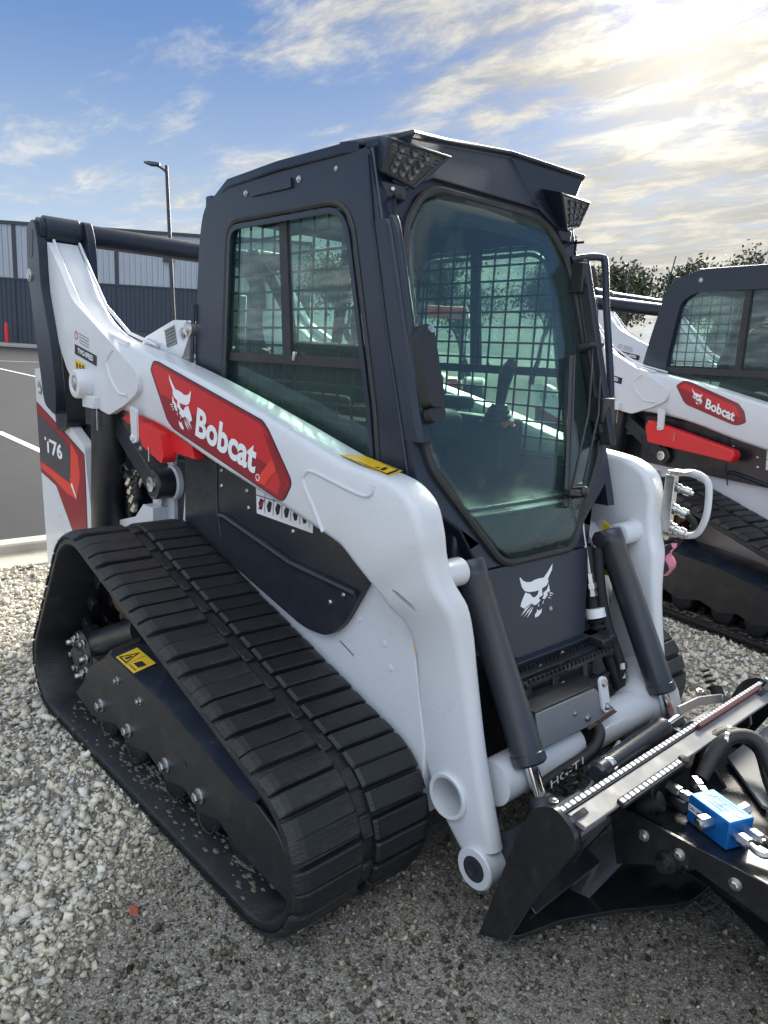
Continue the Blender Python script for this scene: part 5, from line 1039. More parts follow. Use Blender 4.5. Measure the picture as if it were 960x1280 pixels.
    mb.v = [(x-0.75, y, z) for x, y, z in mb.v]; pieces(mb, 'block_mark', 'ink', vb, near=0.002, smooth=0)
    mb = MB(); mb.slab([(-0.066, 0.000), (-0.020, 0.000), (-0.020, 0.020), (-0.066, 0.020)], [], lambda a, b, dd: tuple(o0(a, -0.0445-dd, b-0.005)), 0, 0.0006); lb = B(mb, 'block_label', 'print', vb, smooth=0)
    mb = MB(); put_text(mb, 'DRV-380', lambda a, b, dd: tuple(o0(-0.063+a*0.042, -0.0455, -0.001+b*0.011)), 0, 0, 1, 1, 0, bold=0.02); B(mb, 'label_print', 'ink', lb, smooth=0)
    mb = MB(); hexp = [(0, 0.017), (0.030, 0.017), (0.032, 0.013), (0.042, 0.013)]
    mb.lathe(o0(0.010, -0.044, 0.010), -uy, [(0, 0.013), (0.006, 0.013), (0.007, 0.017), (0.035, 0.017), (0.038, 0.011), (0.040, 0.009)], 6)
    mb.lathe(o0(0.020, 0.044, 0.022), uy+Vector((0, 0, 0.25)), [(0, 0.013), (0.006, 0.013), (0.007, 0.015), (0.030, 0.015), (0.032, 0.008)], 6)
    for b, z in ((-0.020, 0.008), (0.022, 0.014)):
        p = o0(-0.070, b, z); dr = (-ux*0.85+uy*0.35*(1 if b > 0 else -0.5)+Vector((0, 0, 0.05))).normalized()
        mb.lathe(p, dr, [(0, 0.012), (0.012, 0.012), (0.013, 0.016), (0.030, 0.016), (0.031, 0.012), (0.040, 0.012), (0.041, 0.0165), (0.060, 0.0165), (0.062, 0.013), (0.075, 0.013)], 6)
    for b, z in ((-0.020, 0.004), (0.020, 0.008)):
        mb.lathe(o0(0.070, b, z), ux, [(0, 0.010), (0.014, 0.010), (0.015, 0.015), (0.040, 0.015), (0.042, 0.008), (0.050, 0.008)], 6)
    mb.tube(spline([o0(0.118, -0.020, 0.004), o0(0.145, -0.022, 0.002), o0(0.165, -0.01, 0.006), o0(0.185, 0.03, 0.03)], 5), 0.008, 10)
    mb.v = [(x-0.75, y, z) for x, y, z in mb.v]; pieces(mb, 'block_fitting', 'zinc', vb, near=0.002)
    def hose(pts, r=0.019, name='hydraulic_hose'):
        mb = MB(); mb.tube(spline(pts, 7), r, 12); return B(mb, name, 'hose')
    hose([(0.905, -0.195, 0.405), (0.865, -0.200, 0.375), (0.842, -0.16, 0.30), (0.845, -0.10, 0.20), (0.875, -0.05, 0.15), (0.915, -0.035, 0.160)], 0.024)
    hose([(0.915, 0.02, 0.44), (0.885, 0.09, 0.455), (0.91, 0.17, 0.47), (0.985, 0.18, 0.455), (1.06, 0.09, 0.41), (1.16, -0.02, 0.39), (1.35, -0.14, 0.39)])
    hose([(0.93, -0.04, 0.42), (0.94, 0.06, 0.50), (1.00, 0.12, 0.50), (1.10, 0.05, 0.43), (1.25, 0.0, 0.39), (1.45, -0.05, 0.39)])
    hose([(0.99, 0.25, 0.42), (1.10, 0.20, 0.44), (1.25, 0.10, 0.42), (1.5, 0.05, 0.40)])
    mb = MB(); mb.lathe((0.900, -0.030, 0.155), (0.8, 0.0, 0.25), [(0, 0.014), (0.012, 0.018), (0.030, 0.018), (0.032, 0.013), (0.045, 0.013)], 6); mb.lathe((0.925, -0.095, 0.235), (0.2, -0.6, 0.5), [(0, 0.02), (0.01, 0.02), (0.012, 0.013), (0.02, 0.012)], 10); mb.v = [(x-0.75, y, z) for x, y, z in mb.v]; pieces(mb, 'hose_fitting', 'zinc', root)
    for x in (0.90, 0.99, 1.12, 1.26):
        mb = MB(); bolt(mb, (x, -0.256, 0.335), (0, -1, 0), 0.010, 0.010); B(mb, 'rail_bolt', 'zinc')
    mb = MB(); mb.lathe((0.965, -0.256, 0.300), (0, -1, 0), [(0, 0.026), (0.010, 0.026), (0.012, 0.016), (0.030, 0.015), (0.030, 0)], 18); B(mb, 'rail_boss', 'gloss')
    mb = MB(); mb.slab([(0.86, 0.366), (0.90, 0.366), (0.885, 0.440), (0.87, 0.440)], [], lambda a, b, dd: (a, dd, b), -0.215, -0.205); B(mb, 'deck_bracket', 'gloss', bevel=0.002)
    mb = MB(); mb.slab([(0.86, 0.366), (0.96, 0.366), (0.89, 0.440), (0.87, 0.440)], [], lambda a, b, dd: (a, dd, b), 0.06, 0.07); B(mb, 'deck_bracket', 'gloss', bevel=0.002)
    for pts in ([(0.90, -0.13, 0.385), (0.935, -0.165, 0.40), (0.955, -0.175, 0.405)], [(1.11, -0.16, 0.41), (1.20, -0.15, 0.40), (1.38, -0.10, 0.385)], [(1.09, -0.02, 0.39), (1.22, 0.05, 0.40), (1.45, 0.12, 0.39)]): hose(pts, 0.013)
    for x, y, z in ((0.905, 0.165, 0.470), (0.985, 0.180, 0.456), (1.06, 0.09, 0.412), (0.94, 0.06, 0.50)):
        mb = MB(); mb.lathe((x-0.004, y, z), (0.8, 0.3, 0), [(0, 0.0215), (0.010, 0.0215)], 14); B(mb, 'hose_clamp', 'zinc')
    # a plate of paler grey further on along the deck
    mb = MB(); mb.slab([(0.90, 0.20), (0.90, 0.50), (1.5, 0.50), (1.5, -0.02), (1.06, 0.03)], [], lambda a, b, dd: (a, b, dd), 0.375, 0.385); B(mb, 'cover_plate', 'grey', bevel=0.002)
    return root
M['grey_light'] = mat('zinc_plated_lever', (0.42, 0.42, 0.40), 0.42, 0.5, noise=0.1, rvar=0.1)
attachment()

# ================================================================ GROUND
def ground_mat():
    m = bpy.data.materials.new('crushed_stone_ground'); m.use_nodes = True; t = m.node_tree; b = t.nodes['Principled BSDF']; b.inputs['Roughness'].default_value = 0.95; b.inputs['Specular IOR Level'].default_value = 0.2
    co = t.nodes.new('ShaderNodeTexCoord')
    v = t.nodes.new('ShaderNodeTexVoronoi'); v.inputs['Scale'].default_value = 105; t.links.new(co.outputs['Object'], v.inputs[0])
    v2 = t.nodes.new('ShaderNodeTexVoronoi'); v2.feature = 'DISTANCE_TO_EDGE'; v2.inputs['Scale'].default_value = 105; t.links.new(co.outputs['Object'], v2.inputs[0])
    hs = t.nodes.new('ShaderNodeSeparateColor'); t.links.new(v.outputs['Color'], hs.inputs[0])
    cr = t.nodes.new('ShaderNodeValToRGB'); t.links.new(hs.outputs[0], cr.inputs[0])
    e = cr.color_ramp.elements; e[0].position = 0; e[0].color = (0.28, 0.25, 0.21, 1); e[1].position = 1; e[1].color = (0.66, 0.62, 0.55, 1)
    n = e.new(0.45); n.color = (0.48, 0.44, 0.385, 1); n = e.new(0.8); n.color = (0.38, 0.36, 0.33, 1)
    ed = t.nodes.new('ShaderNodeMapRange'); ed.inputs[1].default_value = 0; ed.inputs[2].default_value = 0.12; ed.inputs[3].default_value = 0.5; t.links.new(v2.outputs['Distance'], ed.inputs[0])
    sc = t.nodes.new('ShaderNodeVectorMath'); sc.operation = 'SCALE'; t.links.new(cr.outputs[0], sc.inputs[0]); t.links.new(ed.outputs[0], sc.inputs['Scale'])
    n1 = t.nodes.new('ShaderNodeTexNoise'); n1.inputs['Scale'].default_value = 1.3; n1.inputs['Detail'].default_value = 6; t.links.new(co.outputs['Object'], n1.inputs[0])
    mr = t.nodes.new('ShaderNodeMapRange'); mr.inputs[1].default_value = 0.35; mr.inputs[2].default_value = 0.65; mr.inputs[3].default_value = 0.0; mr.inputs[4].default_value = 0.45; t.links.new(n1.outputs['Fac'], mr.inputs[0])
    mx = t.nodes.new('ShaderNodeMix'); mx.data_type = 'RGBA'; t.links.new(mr.outputs[0], mx.inputs[0]); t.links.new(sc.outputs[0], mx.inputs[6]); mx.inputs[7].default_value = (0.12, 0.10, 0.078, 1)
    t.links.new(mx.outputs[2], b.inputs['Base Color'])
    bp = t.nodes.new('ShaderNodeBump'); bp.inputs['Strength'].default_value = 0.8; bp.inputs['Distance'].default_value = 0.01; t.links.new(v2.outputs['Distance'], bp.inputs['Height']); t.links.new(bp.outputs[0], b.inputs['Normal'])
    return m
M['ground'] = ground_mat()
M['asphalt'] = mat('asphalt', (0.030, 0.032, 0.037), 0.9, noise=0.14, nscale=3, bump=0.8, bscale=180, spec=0.25, dirt=(0.046, 0.046, 0.047), dirt_amt=0.5, dscale=0.6)
M['concrete'] = mat('concrete', (0.42, 0.39, 0.33), 0.8, noise=0.10, nscale=5, bump=0.5, bscale=90, dirt=(0.20, 0.18, 0.15), dirt_amt=0.5, dscale=3)
M['line'] = mat('road_marking_white', (0.72, 0.72, 0.70), 0.7, noise=0.06, nscale=12, dirt=(0.25, 0.25, 0.25), dirt_amt=0.4, dscale=8)
def rise(x): return 0.0235*max(0.0, -x-4.2)
mb = MB(); mb.add([(-3.45, -400, 0), (400, -400, 0), (400, 400, 0), (-3.45, 400, 0)], [(0, 1, 2, 3)])
tag(build(mb, 'gravel_lot', 'ground', None, smooth=0), kind='structure')
mb = MB(); xs = [-3.78, -4.2, -52, -400]
mb.add([(x, y, rise(x)-0.01) for x in xs for y in (-400, 400)], [(2*i, 2*i+1, 2*i+3, 2*i+2) for i in range(3)])
tag(build(mb, 'asphalt', 'asphalt', None, smooth=0), kind='structure')
for k in range(10):        # kerb stones with open joints
    y0 = -9+3.05*k; mb = MB(); mb.slab([(-3.79, -0.1), (-3.79, 0.075), (-3.775, 0.09), (-3.62, 0.095), (-3.605, 0.08), (-3.595, 0.022), (-3.34, 0.010), (-3.34, -0.1)], [], lambda a, b, d: (a, d, b), y0, y0+3.04)
    if k == 0: krb = tag(empty('kerb', None, (0, 0, 0)), kind='structure')
    build(mb, 'kerb_stone', 'concrete', krb, bevel=0.006)
mb = MB()
def stripe(p0, p1, w):
    a, b = Vector(p0), Vector(p1); n = (b-a).normalized(); n = Vector((-n.y, n.x))*w/2; k = 6
    vs = [];
    for i in range(k+1):
        p = a.lerp(b, i/k)
        for q in (p+n, p-n): vs.append((q.x, q.y, rise(q.x)+0.004-0.01))
    mb.add(vs, [(2*i, 2*i+1, 2*i+3, 2*i+2) for i in range(k)])
stripe((-10.1, 1.32), (-5.4, 1.24), 0.11); stripe((-10.1, -1.4), (-5.4, -1.48), 0.11); stripe((-10.1, 4.04), (-5.4, 3.96), 0.11)
for k in range(8): stripe((-21.5-0.0, -3+2.9*k), (-27.0, -3+2.9*k), 0.12)
stripe((-31.0, -20), (-31.0, 30), 0.12)
tag(build(mb, 'parking_lines', 'line', None, smooth=0), kind='structure')

def gravel():
    rng = np.random.default_rng(11)
    base = np.array([(x, y, z) for x in (-1, 1) for y in (-1, 1) for z in (-1, 1)], float)*0.72
    F = np.array([(0, 1, 3), (0, 3, 2), (4, 6, 7), (4, 7, 5), (0, 4, 5), (0, 5, 1), (2, 3, 7), (2, 7, 6), (0, 2, 6), (0, 6, 4), (1, 5, 7), (1, 7, 3)])
    c = np.array([CAM.x, CAM.y]); fwd = np.array([fw.x, fw.y]); fwd /= np.linalg.norm(fwd)
    N_ = 1700000; P = rng.uniform((-3.34, -4.6), (2.6, 4.4), (N_, 2)); d = P-c; r = np.linalg.norm(d, axis=1); fr = d @ fwd; ang = np.degrees(np.arccos(np.clip(fr/np.maximum(r, 1e-6), -1, 1)))
    ok = (ang < 47) | (r < 1.3)
    under = (P[:, 0] > -1.6) & (P[:, 0] < 0.30) & (np.abs(P[:, 1]) < 0.45); ok &= ~under
    ok &= ~(P[:, 1] > 2.4)
    dens = np.clip((1.75/np.maximum(r, 0.9))**1.6, 0.05, 1.0); ok &= rng.random(N_) < dens*1.0
    P = P[ok][:165000]; r = r[ok][:165000]; n = len(P)
    # finer brown dirt before the attachment; machine's shadow also darkened into its colour
    fine_shaded = 1/(1+np.exp(-((P[:, 0]-0.02)*1.0+(P[:, 1]+1.15)*0.15+0.25*np.sin(P[:, 0]*3+P[:, 1]*5))*7)); fine_shaded *= (P[:, 1] < 0.9)
    s = np.exp(rng.normal(np.log(0.0062), 0.52, n)); s = np.clip(s, 0.0026, 0.020)*(0.75+0.25*np.clip(r/2, 0.8, 1.6)); s *= 1-0.50*fine_shaded
    V = base[None]*(1+rng.uniform(-0.38, 0.30, (n, 8, 1)))+rng.uniform(-0.24, 0.24, (n, 8, 3))
    for _ in range(3):                                    # chop corners off: crushed, not rounded
        nv = rng.normal(size=(n, 3)); nv /= np.linalg.norm(nv, axis=1, keepdims=True); hgt = np.einsum('nvi,ni->nv', V, nv); V -= nv[:, None, :]*np.maximum(hgt-0.62, 0)[:, :, None]
    V *= np.stack([rng.uniform(0.85, 1.5, n), rng.uniform(0.7, 1.1, n), rng.uniform(0.5, 0.85, n)], 1)[:, None, :]
    q = rng.normal(size=(n, 4)); q[:, 1:3] *= 0.35; q /= np.linalg.norm(q, axis=1, keepdims=True); w, x, y, z = q.T
    Rm = np.stack([1-2*(y*y+z*z), 2*(x*y-z*w), 2*(x*z+y*w), 2*(x*y+z*w), 1-2*(x*x+z*z), 2*(y*z-x*w), 2*(x*z-y*w), 2*(y*z+x*w), 1-2*(x*x+y*y)], 1).reshape(n, 3, 3)
    V = np.einsum('nij,nvj->nvi', Rm, V)*s[:, None, None]
    h = s*rng.uniform(0.0, 0.9, n)
    V[:, :, 0] += P[:, 0:1]; V[:, :, 1] += P[:, 1:2]; V[:, :, 2] += h[:, None]
    faces = (F[None]+8*np.arange(n)[:, None, None]).reshape(-1)
    me = bpy.data.meshes.new('gravel'); me.vertices.add(n*8); me.vertices.foreach_set('co', V.reshape(-1)); nf = n*12
    me.loops.add(nf*3); me.loops.foreach_set('vertex_index', faces.astype(np.int32)); me.polygons.add(nf); me.polygons.foreach_set('loop_start', np.arange(nf, dtype=np.int32)*3); me.update(calc_edges=True)
    g = rng.normal(0.62, 0.11, n)-0.47*fine_shaded; g = np.clip(g, 0.08, 0.80); warm = rng.normal(0.10, 0.022, n)+0.04*fine_shaded
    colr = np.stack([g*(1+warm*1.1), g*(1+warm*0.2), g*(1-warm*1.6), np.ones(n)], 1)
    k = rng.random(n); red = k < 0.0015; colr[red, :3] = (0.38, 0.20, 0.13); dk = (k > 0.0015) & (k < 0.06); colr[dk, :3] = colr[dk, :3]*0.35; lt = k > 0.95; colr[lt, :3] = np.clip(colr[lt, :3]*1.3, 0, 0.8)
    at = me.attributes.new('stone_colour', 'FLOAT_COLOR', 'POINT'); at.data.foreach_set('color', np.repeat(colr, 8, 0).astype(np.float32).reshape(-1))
    m = bpy.data.materials.new('crushed_stone'); m.use_nodes = True; t_ = m.node_tree; b = t_.nodes['Principled BSDF']; b.inputs['Roughness'].default_value = 0.9; b.inputs['Specular IOR Level'].default_value = 0.25
    a = t_.nodes.new('ShaderNodeAttribute'); a.attribute_name = 'stone_colour'; nn = t_.nodes.new('ShaderNodeTexNoise'); nn.inputs['Scale'].default_value = 260; nn.inputs['Detail'].default_value = 4
    co = t_.nodes.new('ShaderNodeTexCoord'); t_.links.new(co.outputs['Object'], nn.inputs[0]); mr = t_.nodes.new('ShaderNodeMapRange'); mr.inputs[1].default_value = 0.3; mr.inputs[2].default_value = 0.7; mr.inputs[3].default_value = 0.78; mr.inputs[4].default_value = 1.18; t_.links.new(nn.outputs['Fac'], mr.inputs[0])
    sc = t_.nodes.new('ShaderNodeVectorMath'); sc.operation = 'SCALE'; t_.links.new(a.outputs['Color'], sc.inputs[0]); t_.links.new(mr.outputs[0], sc.inputs['Scale']); t_.links.new(sc.outputs[0], b.inputs['Base Color'])
    bp = t_.nodes.new('ShaderNodeBump'); bp.inputs['Strength'].default_value = 0.5; bp.inputs['Distance'].default_value = 0.002; t_.links.new(nn.outputs['Fac'], bp.inputs['Height']); t_.links.new(bp.outputs[0], b.inputs['Normal'])
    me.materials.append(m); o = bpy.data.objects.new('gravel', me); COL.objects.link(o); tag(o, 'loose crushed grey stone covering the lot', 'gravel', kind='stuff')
gravel()
mb = MB(); mb.add([(0.011+x*1.15, -1.151+y*1.15, 0.020+z) for x, y, z in ((-0.013, -0.006, -0.006), (0.004, -0.013, -0.007), (0.015, 0.001, -0.005), (0.002, 0.011, -0.006), (-0.012, -0.003, 0.005), (0.005, -0.009, 0.006), (0.012, 0.003, 0.007), (-0.001, 0.008, 0.004))], [(0, 1, 2, 3), (4, 7, 6, 5), (0, 4, 5, 1), (1, 5, 6, 2), (2, 6, 7, 3), (3, 7, 4, 0)])
M['brick'] = mat('red_brick_chip', (0.42, 0.10, 0.06), 0.8, noise=0.2, nscale=40, bump=0.6, bscale=200)
tag(build(mb, 'brick_chip', 'brick', None, smooth=20), 'small red brick chip lying on the gravel left of the track', 'stone')

# ================================================================ BUILDING
P0 = Vector((-55.24, 14.36, 0)); P1 = Vector((-47.57, 25.29, 0)); U = (P1-P0).normalized(); Nn = Vector((U.y, -U.x, 0))
if Nn.dot(CAM-P0) < 0: Nn = -Nn
def bw(a, z, d=0): p = P0+U*a+Nn*d; return (p.x, p.y, z)
M['cladlight'] = mat('light_metal_cladding', (0.40, 0.43, 0.47), 0.45, 0.3, noise=0.05, nscale=0.8)
M['claddark'] = mat('dark_metal_cladding', (0.050, 0.062, 0.085), 0.5, 0.2, noise=0.06, nscale=0.8)
M['trim'] = mat('dark_trim', (0.04, 0.048, 0.06), 0.5)
bl = empty('warehouse', None, (P0.x, P0.y, 0)); tag(bl, 'long metal-clad warehouse with pale ribbed upper wall and dark lower wall', 'building')
def bb(mb, name, m, **k): mb.v = [(x-P0.x, y-P0.y, z) for x, y, z in mb.v]; return build(mb, name, m, bl, **k)
Z0, Z1, Z2 = 0.90, 5.62, 9.27
def ribbed(a0, a1, z0, z1, d, pitch, dep):
    mb = MB(); prof = []; a = a0
    while a < a1-1e-3:
        e = min(a+pitch, a1); w = e-a; prof += [(a, 0), (a+w*0.55, 0), (a+w*0.65, dep), (a+w*0.90, dep)]; a = e
    prof.append((a1, 0)); n = len(prof)
    mb.add([bw(p, z, d+q) for z in (z0, z1) for p, q in prof], [(i, i+1, n+i+1, n+i) for i in range(n-1)]); return mb
bays = [-20.0, -12.8, -6.1, 0.85, 7.55, 14.3, 21.0, 27.7, 34.4, 41.1, 47.8, 54.5][:7]
for a0, a1 in zip(bays[:-1], bays[1:]):
    bb(ribbed(a0+0.12, a1-0.12, Z1, Z2-0.12, 0.02, 0.38, 0.06), 'upper_panel', 'cladlight', smooth=0)
    bb(ribbed(a0, a1, Z0-0.3, Z1, 0.05, 0.30, 0.05), 'lower_panel', 'claddark', smooth=0)
    mb = MB(); mb.slab([(a1-0.12, Z1), (a1+0.12, Z1), (a1+0.12, Z2-0.1), (a1-0.12, Z2-0.1)], [], bw, 0.10, 0.0); bb(mb, 'wall_trim', 'trim', smooth=0)
mb = MB(); mb.slab([(-20, Z2-0.14), (21.0, Z2-0.14), (21.0, Z2+0.08), (-20, Z2+0.08)], [], bw, 0.16, -0.2); mb.slab([(-20, Z1-0.06), (21.0, Z1-0.06), (21.0, Z1+0.04), (-20, Z1+0.04)], [], bw, 0.13, 0.0); bb(mb, 'roof_edge', 'trim', smooth=0)
mb = MB(); mb.slab([(-20, 0), (21.0, 0), (21.0, Z2), (-20, Z2)], [], bw, -0.05, -30); bb(mb, 'building_body', 'claddark', smooth=0)
mb = MB(); mb.slab([(10.7, 7.35), (11.4, 7.35), (11.4, 7.6), (10.7, 7.6)], [], bw, 0.35, 0.08); bb(mb, 'wall_light', 'trim', smooth=0)
for a in (4.6, 9.5, 14.0):
    mb = MB(); mb.slab([(a, Z0+0.9), (a+0.18, Z0+0.9), (a+0.18, Z0+1.1), (a, Z0+1.1)], [], bw, 0.15, 0.08); bb(mb, 'wall_outlet', 'concrete', smooth=0)
mb = MB(); q = [bw(a, 0, d) for a, d in ((-20, 0.0), (21, 0.0), (21, 5.5), (-20, 5.5))]; mb.add([(x, y, rise(x)+0.10) for x, y, _ in q]+[(x, y, rise(x)-0.2) for x, y, _ in q], [(0, 1, 2, 3), (3, 2, 6, 7)]); tag(build(mb, 'pavement', 'concrete', None, smooth=0), kind='structure')
M['bollard'] = mat('red_plastic_sleeve', (0.62, 0.03, 0.03), 0.5)
for i, (a, lb) in enumerate(((0.47, 'red bollard at the far left, before the dark lower warehouse wall'), (9.2, 'red bollard before the warehouse, just above the white lift arm'))):
    x, y, _ = bw(a, 0, 1.2); mb = MB(); mb.lathe((0, 0, 0), (0, 0, 1), [(0, 0.13), (1.25, 0.13), (1.33, 0.09), (1.36, 0)], 18)
    o = build(mb, 'bollard', 'bollard', None); o.location = (x, y, rise(x)+0.10); tag(o, lb, 'bollard', 'red bollards by the warehouse')

# ---- lamp posts
M['pole'] = mat('bronze_pole_paint', (0.035, 0.042, 0.055), 0.45)
def lamp(loc, h, arm, label, lean=(0, 0)):
    r = empty('street_lamp', None, loc); tag(r, label, 'lamp post', 'parking lot lamp posts'); r.rotation_euler = (lean[0], lean[1], 0)
    mb = MB(); mb.tube([(0, 0, 0), (0, 0, h)], [0.085, 0.060], 10); mb.box((0, 0, 0.2), (0.4, 0.4, 0.4)); build(mb, 'pole', 'pole', r)
    a = Vector((arm[0], arm[1], 0)); l = a.length; d = a.normalized(); mb = MB(); mb.tube(spline([Vector((0, 0, h-0.28)), Vector((0, 0, h-0.15))+d*0.08, Vector((0, 0, h))+d*l*0.4], 4), 0.045, 8); build(mb, 'lamp_arm', 'pole', r)
    mb = MB(); e = d*l; sdv = Vector((-d.y, d.x, 0)); rows = []
    for f, w, t_ in ((0.30, 0.06, 0.05), (0.42, 0.15, 0.07), (0.75, 0.18, 0.07), (1.0, 0.08, 0.03)):
        c = d*l*f+Vector((0, 0, h+0.02+0.08*f)); rows.append([c+sdv*w-Vector((0, 0, t_)), c-sdv*w-Vector((0, 0, t_)), c-sdv*w*0.7+Vector((0, 0, t_*0.5)), c+sdv*w*0.7+Vector((0, 0, t_*0.5))])
    mb.loft(rows); build(mb, 'lamp_head', 'pole', r, smooth=30)
lamp((-24.05, 11.25, rise(-24)), 7.70-rise(-24), (-0.50, -0.58), 'tall dark lamp post rising behind the rear cross tube, left of the cab', (R(1.7), R(-1.6)))
lamp((-20.5, 35.96, 0.4), 6.45, (0.45, 0.60), 'small dark lamp post beyond the right-hand loaders', (0, 0))

# ---- parked cars by the warehouse
M['carpaint'] = mat('dark_car_paint', (0.03, 0.035, 0.045), 0.2, 0.3, coat=0.6)
M['carglass'] = mat('car_glass', (0.02, 0.025, 0.03), 0.08)
M['tail'] = mat('tail_lamp_red', (0.5, 0.02, 0.02), 0.3)
def car(loc, rz, label):
    r = empty('parked_car', None, loc, rz); tag(r, label, 'car', 'cars parked by the warehouse')
    mb = MB(); rows = []
    for x, w, z0, z1 in ((-2.2, 0.70, 0.45, 0.80), (-2.1, 0.86, 0.30, 0.98), (-1.0, 0.90, 0.28, 1.02), (0.9, 0.90, 0.28, 0.98), (1.9, 0.86, 0.30, 0.84), (2.25, 0.70, 0.42, 0.66)): rows.append([(x, -w, z0), (x, w, z0), (x, w, z1-0.08), (x, w*0.88, z1), (x, -w*0.88, z1), (x, -w, z1-0.08)])
    mb.loft(rows); build(mb, 'car_body', 'carpaint', r, bevel=0.04, seg=3)
    mb = MB(); rows = []
    for x, w, z1 in ((-1.95, 0.74, 1.0), (-1.45, 0.66, 1.42), (0.1, 0.66, 1.48), (1.05, 0.74, 1.0)): rows.append([(x, -0.78, 0.95), (x, 0.78, 0.95), (x, w, z1), (x, -w, z1)])
    mb.loft(rows); build(mb, 'car_glasshouse', 'carglass', r, bevel=0.03)
    mb = MB(); mb.box((-0.65, 0, 1.465), (1.5, 1.25, 0.04)); build(mb, 'car_roof', 'carpaint', r, bevel=0.02)
    for x in (-1.35, 1.4):
        for y in (-0.86, 0.86):
            mb = MB(); mb.cyl((x, y-0.1, 0.33), (x, y+0.1, 0.33), 0.33, 20); w = build(mb, 'wheel', 'plastic', r); mb = MB(); mb.cyl((x, y-0.105, 0.33), (x, y+0.105, 0.33), 0.19, 14); build(mb, 'rim', 'zinc', w)
    for y in (-0.7, 0.7): mb = MB(); mb.box((-2.17, y, 0.80), (0.08, 0.25, 0.12)); build(mb, 'tail_lamp', 'tail', r)
for i, (a, lb) in enumerate(((8.3, 'dark parked car before the warehouse, left one of the two above the white lift arm'), (11.2, 'dark parked car before the warehouse, right one of the two above the white lift arm'))):
    x, y, _ = bw(a, 0, 8.0); car((x, y, rise(x)), math.atan2(Nn.y, Nn.x)+pi, lb)

# ---- red machine seen through the cab glass
M['redpaint'] = mat('red_machine_paint', (0.50, 0.045, 0.035), 0.4)
r = empty('red_tractor', None, (-6.2, 6.1, 0), R(-50)); tag(r, 'red utility tractor seen through the windscreen, orange triangle on its back', 'tractor')
mb = MB(); mb.box((0, 0, 0.95), (1.6, 1.1, 0.55)); mb.box((1.3, 0, 1.0), (1.2, 0.8, 0.6)); build(mb, 'tractor_body', 'redpaint', r, bevel=0.05)
mb = MB(); mb.box((-0.1, 0, 2.15), (1.3, 1.2, 0.10)); build(mb, 'tractor_roof', 'redpaint', r, bevel=0.04)
mb = MB()
for x in (-0.7, 0.5):
    for y in (-0.55, 0.55): mb.bar((x, y, 1.2), (x, y, 2.1), 0.06, 0.06)
build(mb, 'cab_post', 'plastic', r)
for x, rr in ((-0.4, 0.62), (1.5, 0.42)):
    for y in (-0.75, 0.75): mb = MB(); mb.lathe((x, y-0.18, rr), (0, 1, 0), [(0, rr*0.6), (0.02, rr*0.95), (0.06, rr), (0.30, rr), (0.34, rr*0.95), (0.36, rr*0.6)], 28); build(mb, 'wheel', 'rubber', r)
mb = MB(); mb.slab([(-0.2, 1.35), (0.2, 1.35), (0, 1.70)], [], lambda a, b, d: (-0.82-d, a, b), 0, 0.02); build(mb, 'warning_triangle', 'orange', r)

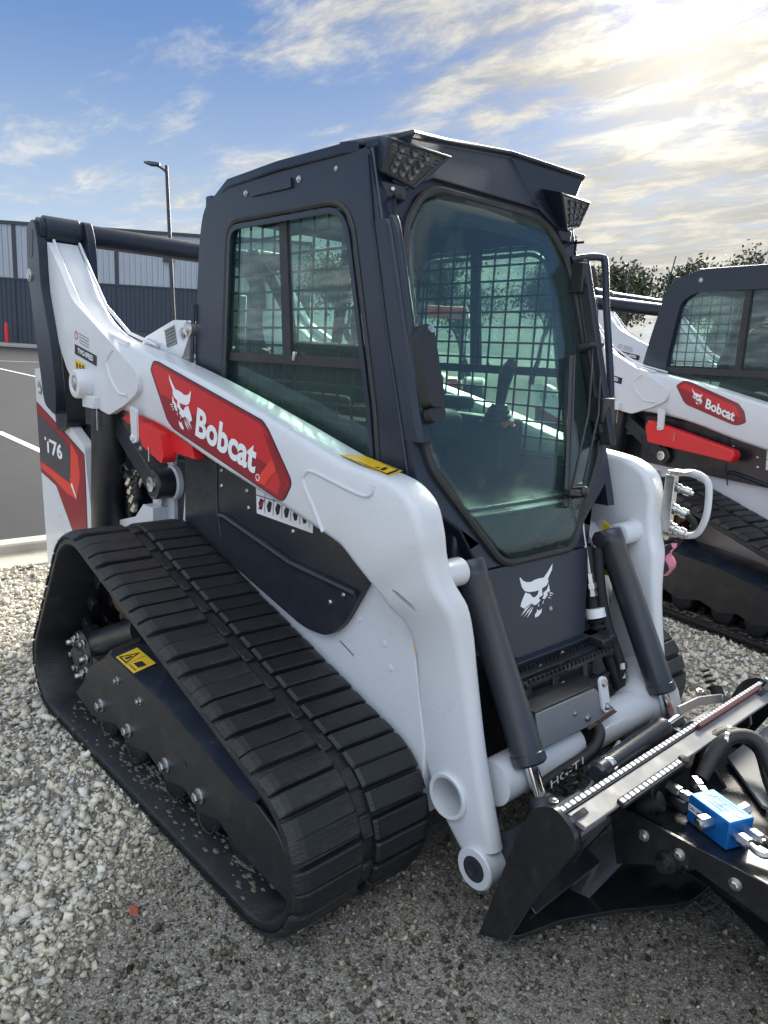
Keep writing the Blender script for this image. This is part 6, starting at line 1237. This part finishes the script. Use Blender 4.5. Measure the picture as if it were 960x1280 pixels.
# ---- trees
def leaf_mat(name, c):
    m = mat(name, c, 0.6, noise=0.3, nscale=0.7); return m
M['leafa'] = leaf_mat('leaf_dark', (0.055, 0.075, 0.035)); M['leafb'] = leaf_mat('leaf_light', (0.085, 0.095, 0.040)); M['bark'] = mat('bark', (0.09, 0.07, 0.055), 0.9, noise=0.2)
def tree(loc, h, w, label, nleaf, seed, dens=1.0, leaf=0.13):
    rng = random.Random(seed); r = empty('tree', None, loc); tag(r, label, 'tree', 'trees beyond the machines')
    tb = MB(); tips = []
    def limb(p, d, l, rad, depth):
        pts = [p]; q = p.copy(); dd = d.copy()
        for k in range(4):
            dd = (dd+Vector((rng.uniform(-.22, .22), rng.uniform(-.22, .22), rng.uniform(-0.02, .16)))).normalized(); q = q+dd*l/4; pts.append(q.copy())
        tb.tube(pts, [rad*(1-0.17*k) for k in range(5)], 6 if depth else 8, caps=False)
        if depth >= 3: tips.append(q); return
        for k in range(rng.choice((3, 3, 4)) if depth < 2 else 3):
            a = rng.uniform(0, 2*pi); t = rng.uniform(0.5, 1.0); s_ = pts[1+int(t*3)]
            limb(s_, (dd*0.7+Vector((cos(a)*w, sin(a)*w, rng.uniform(0.1, 0.5)))*0.9).normalized(), l*rng.uniform(0.55, 0.75), rad*0.55, depth+1)
        if depth: tips.append(q)
    limb(Vector((0, 0, -0.3)), Vector((0, 0, 1)), h*0.42, h*0.022, 0)
    build(tb, 'trunk', 'bark', r)
    zmax = max(t.z for t in tips); k_ = h/(zmax+0.34*h/6*2.0); r.scale = (k_, k_, k_)
    V = []; Fc = []; mi = []
    for i in range(nleaf):
        t = rng.choice(tips)
        if (math.sin(t.x*3.1+seed)+math.cos(t.y*2.7)+math.sin(t.z*2.2)) < -0.9/dens: continue
        g = 0.34*h/6
        c = t+Vector((rng.gauss(0, g), rng.gauss(0, g), rng.gauss(0, g*0.8))); u = Vector((rng.gauss(0, 1), rng.gauss(0, 1), rng.gauss(0, 1))).normalized(); v = u.cross(Vector((rng.gauss(0, 1), rng.gauss(0, 1), rng.gauss(0, 1)))).normalized(); s_ = leaf*rng.uniform(0.6, 1.3); o = len(V)
        V += [tuple(c-u*s_), tuple(c+v*s_*0.45), tuple(c+u*s_), tuple(c-v*s_*0.45)]; Fc.append((o, o+1, o+2, o+3)); mi.append(0 if rng.random() < 0.6 else 1)
    mb = MB(); mb.v = V; mb.f = Fc; mb.mi = mi; build(mb, 'crown', ['leafa', 'leafb'], r, smooth=0, recalc=False)
    return r
def polar(px, dist):
    """bearing from the camera position, given as degrees right of the picture axis"""
    a = yaw-R(px); return (CAM.x+cos(a)*dist, CAM.y+sin(a)*dist, 0.3)
tree(polar(16.7, 85), 13.0, 0.40, 'bare-looking tree just right of the cab, thin crown against the sky', 9000, 1, 1.0, 0.20)
tree(polar(20.2, 85), 13.6, 0.55, 'dense rounded tree behind the whip antenna, right of the cab', 17000, 2, 1.8, 0.24)
tree(polar(25.8, 90), 15.0, 0.42, 'tall tree whose ragged top shows over the right-hand loader cab', 14000, 3, 1.2, 0.22)
tree(polar(29.5, 95), 14.5, 0.42, 'ragged tree beyond the right edge, over the right-hand loader cab', 9000, 8, 1.2, 0.22)
tree(polar(6.0, 50), 8.9, 0.95, 'bushy tree seen through the middle of the windscreen', 14000, 4, 1.2, 0.08)
tree(polar(10.5, 44), 7.6, 0.9, 'lower tree seen through the right half of the windscreen', 12000, 5, 1.2, 0.08)
tree(polar(1.5, 54), 8.4, 0.95, 'bushy tree seen through the left edge of the windscreen', 12000, 6, 1.2, 0.08)
tree(polar(-2.5, 50), 8.9, 0.9, 'tree seen through the front part of the side window', 12000, 7, 1.2, 0.08)
tree(polar(13.5, 60), 8.1, 1.0, 'low far tree hidden mostly behind the cab edge and handle', 10000, 9, 1.4, 0.08)
